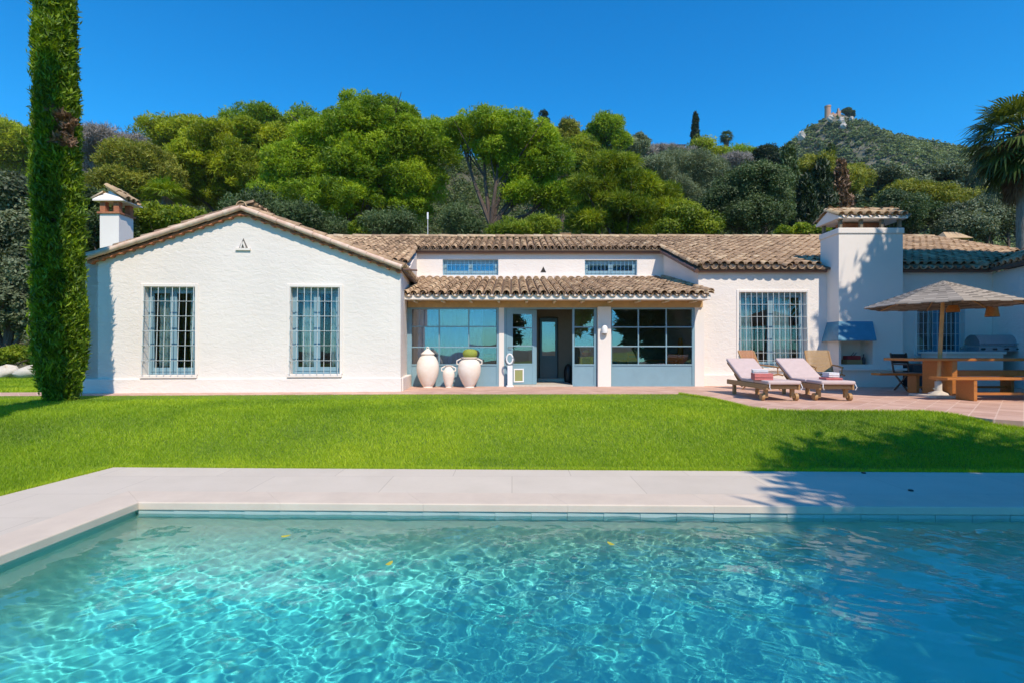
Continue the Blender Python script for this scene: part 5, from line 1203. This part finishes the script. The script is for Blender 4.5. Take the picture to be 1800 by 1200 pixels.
tree('pine_tree', 'yellow-green hillside pine at the far left edge of the skyline', 'tree', 85, [(8, 240, 58, 26), (60, 255, 40, 26), (-70, 245, 60, 26), (30, 275, 60, 22)], M['pine2'], clump=1.7, per=220, leaf=.33, seed=8)
tree('bare_shrub', 'bare grey-brown brush on the slope right of the tall cypress', 'shrub', 66, [(205, 256, 48, 22), (165, 270, 30, 24), (240, 262, 28, 20), (160, 300, 30, 24)], M['brush'], clump=1.3, per=200, leaf=.3, elong=5, wide=.25, seed=9, trunk_r=.1)
tree('pine_tree', 'low olive-green rounded pine behind the small white chimney', 'tree', 46, [(245, 288, 62, 30), (205, 310, 40, 34), (285, 318, 40, 34), (235, 335, 60, 30)], M['pine3'], clump=1.0, per=220, leaf=.2, seed=10, trunk_r=.25)
tree('tree', 'thin dark conifer top rising above the pines left of the far white house', 'tree', 95, [(958, 204, 6, 9), (957, 216, 9, 10)], M['darkcyp'], clump=.7, per=160, leaf=.22, seed=11, trunk_r=.1)
tree('pine_tree', 'small rounded pine on the skyline just right of the umbrella pines', 'tree', 75, [(1000, 235, 26, 20), (975, 250, 26, 24)], M['pine3'], clump=1.0, per=200, leaf=.26, seed=12)
tree('pine_tree', 'domed green pine on the skyline left of the far white house', 'tree', 78, [(1066, 230, 33, 22), (1045, 250, 33, 26), (1085, 255, 24, 20)], M['pine'], clump=1.1, per=220, leaf=.26, seed=13)
tree('cedar_tree', 'yellow-green cedar with drooping layered sprays between the two skyline pines', 'tree', 60, [(1020, 262, 36, 26), (1040, 290, 45, 22), (1010, 300, 40, 26)], M['cedar'], clump=.9, per=220, leaf=.22, seed=14, elong=3.5)
tree('olive_tree', 'pale round olive tree on the skyline below the far white house', 'tree', 95, [(1125, 255, 24, 20), (1105, 262, 22, 15)], M['olive'], clump=1.2, per=260, leaf=.28, seed=15, trunk_r=.2)
tree('cedar_tree', 'large bright green cedar with drooping tiers behind the right of the low porch', 'tree', 34,
     [(1075, 300, 48, 22), (1045, 335, 50, 26), (1110, 335, 50, 26), (1075, 372, 66, 26), (1140, 380, 55, 28), (1030, 395, 44, 24), (1120, 408, 60, 18), (1165, 345, 34, 24)], M['cedar'], clump=.62, per=170, leaf=.15, seed=16, elong=4, wide=.4, spiky=.65, up=.1, trunk_r=.3)
tree('olive_tree', 'grey-green feathery olive tree behind the right of the villa, left of the dark oak', 'tree', 48, [(1200, 298, 62, 38), (1150, 312, 36, 32), (1245, 310, 34, 34), (1195, 340, 66, 30)], M['olive'], clump=.95, per=330, leaf=.15, seed=17, elong=3.2, wide=.35, trunk_r=.3, dens=1.5)
tree('oak_tree', 'round dark green holm oak behind the roof, left of the barbecue chimney', 'tree', 36, [(1312, 335, 62, 40), (1270, 365, 46, 38), (1350, 365, 40, 38), (1310, 385, 72, 34)], M['oak'], clump=.75, per=300, leaf=.13, seed=18, elong=1.5, wide=.8, spiky=.1, trunk_r=.3, dens=1.4)
tree('shrub', 'mid green leafy shrub between the cedar and the dark oak', 'shrub', 31, [(1210, 385, 40, 34), (1240, 405, 36, 20), (1180, 405, 30, 18)], M['cedar'], clump=.6, per=220, leaf=.12, seed=19, trunk_r=.08, elong=1.7, wide=.8, spiky=.1)
tree('tree', 'dark bushy tree on the skyline left of the castle hill', 'tree', 72, [(1347, 272, 17, 16), (1352, 295, 24, 18), (1335, 305, 20, 14)], M['darkcyp'], clump=.9, per=260, leaf=.24, seed=20)
for a in (('dark green cypress right of the holm oak', 1386, 262, 425, 15, 45, 'cypress', 31), ('short dark cypress left of the barbecue chimney', 1416, 322, 425, 17, 40, 'darkcyp', 32), ('broad dark cypress directly behind the barbecue chimney cap', 1444, 290, 425, 21, 43, 'darkcyp', 33),
          ('thin far cypress peeking above the brown dead conifer', 1461, 262, 330, 7, 62, 'cypress', 34)):
    spire('cypress_tree', a[0], a[1], a[2], a[3], a[4], a[5], M[a[6]] if a[6] != 'cypress' else M['oak'], leaf=.19, n=9000, seed=a[7], clr=.45, per=60, trunk_r=.15)
spire('dead_conifer', 'brown dead conifer behind the barbecue chimney', 1478, 288, 425, 15, 44, M['deadneedle'], leaf=.2, n=5200, seed=35, clr=.4, per=50, trunk_r=.15)
tree('pine_tree', 'olive-yellow pine behind the dark cypresses, under the castle hill', 'tree', 60, [(1425, 300, 34, 22), (1500, 318, 34, 26), (1450, 330, 50, 26)], M['pine3'], clump=1.0, per=230, leaf=.24, seed=21)
tree('shrub', 'grey-leaved bushy tree right of the dead conifer', 'shrub', 66, [(1545, 322, 46, 22), (1520, 345, 40, 22), (1590, 340, 40, 20)], M['greydark'], clump=1.0, per=240, leaf=.26, seed=22, trunk_r=.2, elong=1.6, wide=.8)
tree('shrub', 'grey-green shrub mass left of the big palm', 'shrub', 68, [(1650, 318, 50, 20), (1700, 330, 40, 22), (1625, 345, 50, 22)], M['greydark'], clump=1.0, per=240, leaf=.26, seed=23, trunk_r=.2, elong=1.6, wide=.8)
tree('oak_tree', 'dark green oak directly right of the barbecue chimney cap', 'tree', 42, [(1560, 375, 52, 40), (1610, 385, 50, 36), (1520, 395, 34, 30)], M['oak'], clump=.85, per=280, leaf=.15, seed=24, elong=1.5, wide=.8, spiky=.1)
tree('pine_tree', 'olive-green pine behind the small chimney on the right roof', 'tree', 50, [(1620, 350, 56, 28), (1665, 372, 60, 36), (1580, 345, 30, 20)], M['pine3'], clump=1.0, per=260, leaf=.2, seed=25)
tree('oak_tree', 'dark oak behind the right roof, below the big palm', 'tree', 40, [(1720, 385, 56, 40), (1775, 370, 46, 50), (1690, 405, 50, 24), (1830, 390, 50, 46)], M['greydark'], clump=.85, per=280, leaf=.15, seed=26, elong=1.6, wide=.8, spiky=.1)
tree('tree', 'mid green tree on the slope behind the big palm', 'tree', 75, [(1760, 318, 60, 26), (1830, 310, 60, 30)], M['pine3'], clump=1.4, per=240, leaf=.28, seed=27)
tree('shrub', 'bright lime-green shrub behind the roof beside the barbecue chimney', 'shrub', 27.6, [(1382, 412, 16, 14), (1412, 408, 20, 16), (1440, 414, 16, 14)], M['lime'], clump=.32, per=110, leaf=.12, seed=28, trunk_r=.04, elong=1.8, wide=.8, dens=1.0)
tree('shrub', 'yellow-green shrub behind the roof ridge under the limbed pine', 'shrub', 30, [(905, 408, 40, 16), (950, 400, 36, 20), (880, 415, 30, 12)], M['lime'], clump=.5, per=160, leaf=.12, seed=29, trunk_r=.05, elong=3, wide=.5)
tree('shrub', 'dark green bush left of the limbed pine trunk', 'shrub', 33, [(805, 392, 30, 26), (825, 405, 30, 20)], M['oak'], clump=.6, per=220, leaf=.12, seed=30, trunk_r=.05)
tree('sapling', 'small lime-green sapling in the shade under the largest umbrella pine', 'sapling', 30, [(622, 402, 9, 16), (632, 388, 6, 10), (640, 410, 10, 10)], M['lime'], clump=.2, per=50, leaf=.11, seed=36, trunk_r=.03, elong=1.8, wide=.8)
tree('shrub', 'dark shrub in the shade behind the gable right slope', 'shrub', 31, [(520, 392, 60, 26), (580, 405, 50, 20), (690, 402, 60, 20), (450, 375, 50, 26)], M['oak'], clump=.8, per=190, leaf=.14, seed=37, trunk_r=.06)
# skyline on the far right of the near hill
tree('pine_tree', 'low rounded pine under the lone skyline cypress', 'tree', 132, [(1232, 264, 26, 10), (1262, 272, 24, 9)], M['pine2'], clump=2.0, per=240, leaf=.45, seed=38)
tree('pine_tree', 'low green pine on the skyline below the small far palm', 'tree', 128, [(1300, 277, 30, 9), (1326, 285, 26, 10)], M['pine'], clump=2.0, per=240, leaf=.45, seed=39)
tree('bare_shrub', 'bare grey brush on the skyline left of the far white house', 'shrub', 105, [(1090, 274, 30, 9), (1140, 272, 22, 10)], M['brush'], clump=1.4, per=200, leaf=.4, seed=40, elong=5, wide=.25, trunk_r=.08)
tree('bare_shrub', 'bare grey brush below the far white house', 'shrub', 110, [(1165, 268, 30, 10), (1200, 278, 30, 10), (1290, 290, 40, 9)], M['brush'], clump=1.4, per=200, leaf=.4, seed=41, elong=5, wide=.25, trunk_r=.08)
spire('cypress_tree', 'slim lone dark cypress standing on the skyline', 1222, 200, 262, 5.5, 140, M['darkcyp'], leaf=.4, n=5000, seed=42, clr=.5, per=40, trunk_r=.2)
# left edge
tree('oak_tree', 'large dark olive-green tree filling the left edge behind the tall cypress', 'tree', 20, [(8, 345, 50, 44), (-40, 380, 60, 60), (48, 400, 36, 50), (0, 450, 60, 60), (60, 480, 34, 60), (10, 540, 66, 54), (60, 570, 36, 40), (-50, 500, 50, 80)], M['greydark'], clump=.42, per=190, leaf=.085, seed=43, elong=1.7, wide=.8, spiky=.1, trunk_r=.25, base_z=0, dens=1.5, fork=.3)
tree('shrub', 'dark green shrub between the tall cypress and the small white chimney', 'shrub', 20.5, [(150, 365, 34, 36), (190, 400, 40, 36), (140, 420, 40, 40), (205, 362, 22, 26)], M['oak'], clump=.4, per=190, leaf=.09, seed=44, elong=1.8, wide=.7, base_z=0, trunk_r=.08, dens=1.4)
tree('shrub', 'fresh green rounded bush behind the gable left slope', 'shrub', 22, [(270, 385, 38, 28), (315, 388, 36, 24), (345, 392, 26, 16), (245, 400, 30, 22)], M['cedar'], clump=.4, per=190, leaf=.09, seed=45, elong=1.8, wide=.7, base_z=0, trunk_r=.08, dens=1.4)
tree('shrub', 'low yellow-green shrub at the left edge above the pale rocks', 'shrub', 19.6, [(-20, 628, 40, 14), (20, 626, 36, 14), (62, 628, 30, 13)], M['lime'], clump=.26, per=150, leaf=.07, seed=46, base_z=0, trunk_r=.03, elong=2, wide=.7)
# a pair of shrubs that close the view along the left side of the villa
tree('shrub', 'dark hedge shrub behind the left corner of the gable', 'shrub', 24, [(110, 560, 50, 70), (140, 500, 50, 70), (90, 450, 50, 60), (120, 610, 50, 40)], M['oak'], clump=.5, per=180, leaf=.1, seed=47, base_z=0, trunk_r=.08, elong=1.8, wide=.7)
# rocks
for k, (px, w_, lab) in enumerate(((10, .42, 'pale boulder at the left edge, beside the path'), (52, .62, 'long pale boulder between the left edge and the tall cypress'), (-30, .5, 'pale boulder just outside the left edge'))):
    r_ = random.Random(k); mb = MB(); n1, n2 = 9, 14; vs_ = []
    for i in range(n1+1):
        t = math.pi*i/n1
        for j in range(n2):
            p = 6.283*j/n2; q = 1+.16*math.sin(3*p+k)+.12*math.sin(2*t+p*2+k*2)+r_.uniform(-.05, .05); vs_.append((w_*q*math.sin(t)*math.cos(p), .3*q*math.sin(t)*math.sin(p), .20+.24*q*math.cos(t)))
    mb.add(vs_, [(i*n2+j, i*n2+(j+1) % n2, (i+1)*n2+(j+1) % n2, (i+1)*n2+j) for i in range(n1) for j in range(n2)])
    o = mb.build('rock', M['stone'], None, smooth=True); o.location = (X(px, 19), 19.0+.1*k, 0); tag(o, lab, 'rock', 'pale rocks by the path')
# palms
def fan(mb, o, dirv, size, blades=22, droop=.35, span=2.5, r_=None, tone=.5):
    dv = Vector(dirv).normalized(); sd = dv.cross(Vector((0, 0, 1))); sd = sd.normalized() if sd.length > .01 else Vector((1, 0, 0)); up = sd.cross(dv)
    for k in range(blades):
        a = -span/2+span*k/(blades-1); d_ = (dv*math.cos(a)+sd*math.sin(a)).normalized(); ln = size*(.75+.25*math.cos(a))*(r_.uniform(.85, 1.1))
        w = (sd*math.cos(a)-dv*math.sin(a)).normalized()*size*.032
        p0 = o; p1 = o+d_*ln*.6+up*.02*size; p2 = o+d_*ln*(1-.15*droop)+Vector((0, 0, -droop*ln*r_.uniform(.1, .8)))
        mb.add([p0, p1-w, p1+w, p2, p0+up*.006, p1-w*.3+up*.02], [(0, 1, 3, 2)], min(1, max(0, tone+r_.uniform(-.25, .25))))
def palm(name, label, x, y, z0, zc, size, n, m, skirt=0, tr=.2, seed=1, pet=.6, lowest=-.5):
    r_ = random.Random(seed); rt = thing(name, label, 'palm', (x, y, z0)); 
    mb = MB(); c = Vector((x, y, zc)); tb = MB()
    for k in range(n):
        az = k*2.399+r_.uniform(-.2, .2); el = R(80)-(k/n)**.8*(R(80)-lowest)+r_.uniform(-.1, .1); dv = Vector((math.cos(az)*math.cos(el), math.sin(az)*math.cos(el), math.sin(el)))
        pl = size*pet*r_.uniform(.8, 1.1); e = c+dv*pl+Vector((0, 0, -.12*pl)); tb.tube([tuple(c), tuple(c.lerp(e, .5)+Vector((0, 0, .05*pl))), tuple(e)], [.03*size, .02*size, .012*size], 5)
        fan(mb, e, (dv+Vector((0, 0, -.35))).normalized(), size, 20, .45, 2.6, r_, .62-.45*k/n)
    mb.build('crown', m, rt); tb.build('leaf_stalks', m, rt, smooth=True)
    if skirt:
        sk = MB()
        for k in range(skirt):
            az = r_.uniform(0, 6.28); zz = zc-r_.uniform(.15, 1.0)*size*1.9; rr = tr*1.2+r_.uniform(0, .3)*size*(1-(zc-zz)/(size*2.2)); o_ = Vector((x+math.cos(az)*rr, y+math.sin(az)*rr, zz+.4*size))
            fan(sk, o_, (math.cos(az)*.35, math.sin(az)*.35, -1), size*.62, 12, .1, 1.5, r_, .4)
        sk.build('dry_skirt', M['palmdry'], rt)
    t = MB(); n_ = 14; t.tube([(x, y, z0-.2+(zc-z0+.2)*i/n_) for i in range(n_+1)], [tr*(1.0+.06*(i % 2)+.15*(1-i/n_)) for i in range(n_+1)], 12); t.build('trunk', M['greybark'], rt, smooth=True)
    return rt
palm('palm_tree', 'large dark fan palm with a shaggy brown skirt at the right edge of the photo', X(1800, 22), 22, 0, Z(238, 22), 1.45, 66, M['palm'], skirt=150, tr=.24, seed=3, pet=.85, lowest=-1.1)
palm('palm_tree', 'small far palm standing alone on the skyline right of the lone cypress', X(1277, 140), 140, Z(275, 140), Z(240, 140), 1.6, 26, M['palm'], skirt=26, tr=.25, seed=4, pet=.5, lowest=-.7)
palm('palm_tree', 'pale green young palm behind the left slope of the gable', X(290, 26), 26, 0, Z(347, 26), .95, 20, M['lime'], skirt=16, tr=.14, seed=5, pet=.5, lowest=.1)
# far house on the ridge
d0 = 146; x0, x1 = X(1158, d0), X(1206, d0); r = thing('far_house', 'low white house with a pinkish roof on the wooded skyline', 'house', ((x0+x1)/2, d0+3, Z(268, d0)))
mb = MB(); mb.box(x0+.6, x1-.6, d0, d0+7, Z(275, d0), Z(255.5, d0)); mb.build('wall', mat('far_white', (.62, .6, .57), .9), r)
mb = MB(); za, zb = Z(255.5, d0), Z(249, d0); mb.add([(x0, d0-.5, za), (x1, d0-.5, za), (x1, d0+7.5, za), (x0, d0+7.5, za), (x0+1.6, d0+3.5, zb), (x1-.4, d0+3.5, zb)], [(0, 1, 5, 4), (1, 2, 5), (2, 3, 4, 5), (3, 0, 4), (3, 2, 1, 0)]); mb.build('roof', mat('far_pink_roof', (.50, .34, .30), .9), r)
for k in range(3): MB().box(x0+1.6+k*1.9, x0+2.4+k*1.9, d0-.03, d0-.002, Z(262, d0), Z(257.5, d0)).build('window', M['dark'], r)
# scrub covering the near hillside
r_ = np.random.default_rng(77); n = 6500; y = 27.5+115*r_.random(n)**.9; x = y*(-1.08+2.16*r_.random(n)); z = hill_z(x, y)
cr = (.35+.009*y)*(.6+.9*r_.random(n)); C = np.stack([x, y, z+cr*.4], 1)
V, Q, T = leaves(C, np.stack([cr*1.25, cr*1.25, cr], 1), 80, 1, r_, elong=1.9, shell=.5, up=.5, wide=.7)
s = np.repeat(np.repeat(.10+.0022*y, 80), 4)[:, None]; ctr = V.reshape(-1, 4, 3).mean(1).repeat(4, 0); V = ctr+(V-ctr)*s
tag(fast('hillside_scrub', V, Q, leafmat('scrub_leaves', (.035, .055, .014), (.085, .12, .026), (.17, .20, .05), .25), tone=T), 'mixed olive and green scrub covering the slope behind the villa', 'scrub', kind='stuff')

# ---------------------------------------------------------------- castle hill
HP = [(1000, 420), (1200, 350), (1300, 312), (1370, 267), (1400, 248), (1435, 219), (1450, 208), (1472, 204), (1488, 203), (1503, 213), (1525, 230), (1560, 238), (1600, 247), (1650, 255), (1668, 263), (1700, 261), (1760, 265), (1850, 270), (2000, 280), (2300, 305)]
HD = 400.
hx = np.array([X(a, HD) for a, b in HP]); hzv = np.array([Z(b, HD) for a, b in HP])
def castle_z(x, y):
    h = np.interp(x*HD/np.maximum(y, HD*.45)*1.0 if False else x, hx, hzv)
    t = np.clip((y-165)/(HD-165), 0, 1); back = np.clip((y-HD)/200, 0, 1)
    g_ = .10+.90*t**1.25
    rid = .035*vnoise(x*.045, y*.03, 8)*(1-t)*t*4
    z = h*(g_+rid)*(1-back**1.5)-4*(1-t)
    return z+2.0*vnoise(x*.11, y*.11, 6)*np.clip(1-abs(t-.5)*2, .0, 1)+.8*vnoise(x*.3, y*.3, 2)*(t > .9)*0
V, Q = grid(np.arange(40, 640, 5.), np.arange(165, 560, 5.), castle_z)
M['hillrock'] = mat('rocky_hill', (.20, .17, .12), .95, col2=(.06, .075, .035), vscale=.12, bump=.8, bscale=.3, bdist=2)
tag(fast('castle_hill', V, Q, M['hillrock'], smooth=True), kind='structure')
n = 17000; y = 170+235*r_.random(n)**.75; x = 60+560*r_.random(n); k = (x/y > .38) & (x/y < 1.12); x, y = x[k], y[k]; n = len(x); z = castle_z(x, y)
crg = (1.0+2.6*r_.random(n)**2.4)*(1+.2*(y < 300)); near = ((x-X(1475, HD))**2+(y-HD)**2) < 16**2; crg = np.where(near, crg*.35, crg)
k = ~(near & (r_.random(n) < .5)); x, y, z, crg = x[k], y[k], z[k], crg[k]; n = len(x)
C = np.stack([x, y, z+crg*.35], 1)
V, Q, T = leaves(C, np.stack([crg*1.2, crg*1.2, crg*.85], 1), 44, 1.0, r_, elong=1.5, shell=.7, up=.7, wide=1.0, lower=.15, tvar=.15)
T = np.clip(T+.28*vnoise(V[:, 0]*.05, V[:, 1]*.05, 11), 0, 1)
tag(fast('hill_forest', V, Q, leafmat('far_forest_leaves', (.08, .105, .045), (.155, .20, .065), (.25, .29, .10), .25, .8), tone=T), 'dark green pine and oak forest covering the castle hill', 'forest', kind='stuff')
# bare rocks on the hill
for (px, py, s_) in ((1408, 240, 2.6), (1479, 214, 2.4), (1483, 222, 2.0), (1513, 247, 1.6), (1460, 209, 2.2), (1497, 210, 1.6)):
    d1 = HD-8-(py-200)*.7; c = Vector(P(px, py, d1)); r1 = random.Random(px); mb = MB(); n1, n2 = 6, 9; vs_ = []
    for i in range(n1+1):
        for j in range(n2): t = math.pi*i/n1; p = 6.283*j/n2; q = s_*r1.uniform(.7, 1.25); vs_.append((q*math.sin(t)*math.cos(p), q*math.sin(t)*math.sin(p), 1.3*q*math.cos(t)))
    mb.add(vs_, [(i*n2+j, i*n2+(j+1) % n2, (i+1)*n2+(j+1) % n2, (i+1)*n2+j) for i in range(n1) for j in range(n2)])
    o = mb.build('hill_rock', mat('hill_rock_%d' % px, (.50, .43, .36), .95), None); o.location = c
    tag(o, {1408: 'pale rock outcrop low on the left shoulder of the castle hill', 1479: 'pale rock directly below the castle square tower', 1483: 'second pale rock down the slope below the castle', 1513: 'small pale rock on the right flank of the castle hill', 1460: 'pale rock at the foot of the round castle tower', 1497: 'pale rock right of the castle ruin under the hilltop tree'}[px], 'rock', 'pale rock outcrops on the castle hill')
# ruined castle
cc = Vector(P(1467, 205, HD)); r = thing('castle_ruin', 'ruined castle with a round pinkish tower on the hilltop', 'castle', tuple(cc)); M['castle'] = mat('pink_castle_stone', (.50, .30, .20), .95, var=.25, vscale=1.5, bump=.5, bscale=3, bdist=.2)
k = HD/900; mb = MB(); tx = X(1455, HD); mb.lathe([(2.35, -3), (2.2, Z(203, HD)-cc.z), (2.1, Z(190, HD)-cc.z), (2.3, Z(189.5, HD)-cc.z), (2.3, Z(187, HD)-cc.z), (1.8, Z(187, HD)-cc.z), (1.8, Z(189, HD)-cc.z)], (tx, HD, cc.z), 20); mb.build('round_tower', M['castle'], r, smooth=True)
mb = MB(); a = X(1473, HD); mb.box(a, a+2.4, HD, HD+2.4, cc.z-3, Z(195, HD)); mb.box(a+.2, a+1.2, HD+.2, HD+1.6, Z(195, HD), Z(190.5, HD)); mb.build('square_tower', M['castle'], r)
mb = MB(); mb.box(X(1459, HD), X(1473, HD), HD+.5, HD+1.6, cc.z-3, Z(199.5, HD)); mb.box(X(1464, HD), X(1467, HD), HD+.5, HD+1.6, Z(199.5, HD), Z(197.5, HD)); mb.box(X(1478, HD), X(1484, HD), HD+.5, HD+1.6, cc.z-4, Z(201, HD)); mb.build('curtain_wall', M['castle'], r)
tree('tree', 'dark tree beside the castle ruin on the hilltop', 'tree', HD, [(1489, 196, 8, 6), (1496, 202, 8, 6)], M['oak'], clump=1.4, per=90, leaf=1.0, seed=60, base_z=Z(208, HD), trunk_r=.3)


# ---------------------------------------------------------------- thin blue air that softens the far hill
hm = bpy.data.materials.new('haze_air'); hm.use_nodes = True; N, K = nodes(hm); N.remove(N['Principled BSDF']); pv = N.new('ShaderNodeVolumePrincipled'); pv.inputs['Color'].default_value = (.55, .78, 1, 1); pv.inputs['Density'].default_value = .00010; K.new(pv.outputs[0], N['Material Output'].inputs['Volume'])
hb = MB(); hb.box(-1600, 1600, -1600, 640, -5, 215); tag(hb.build('haze', hm), kind='stuff')
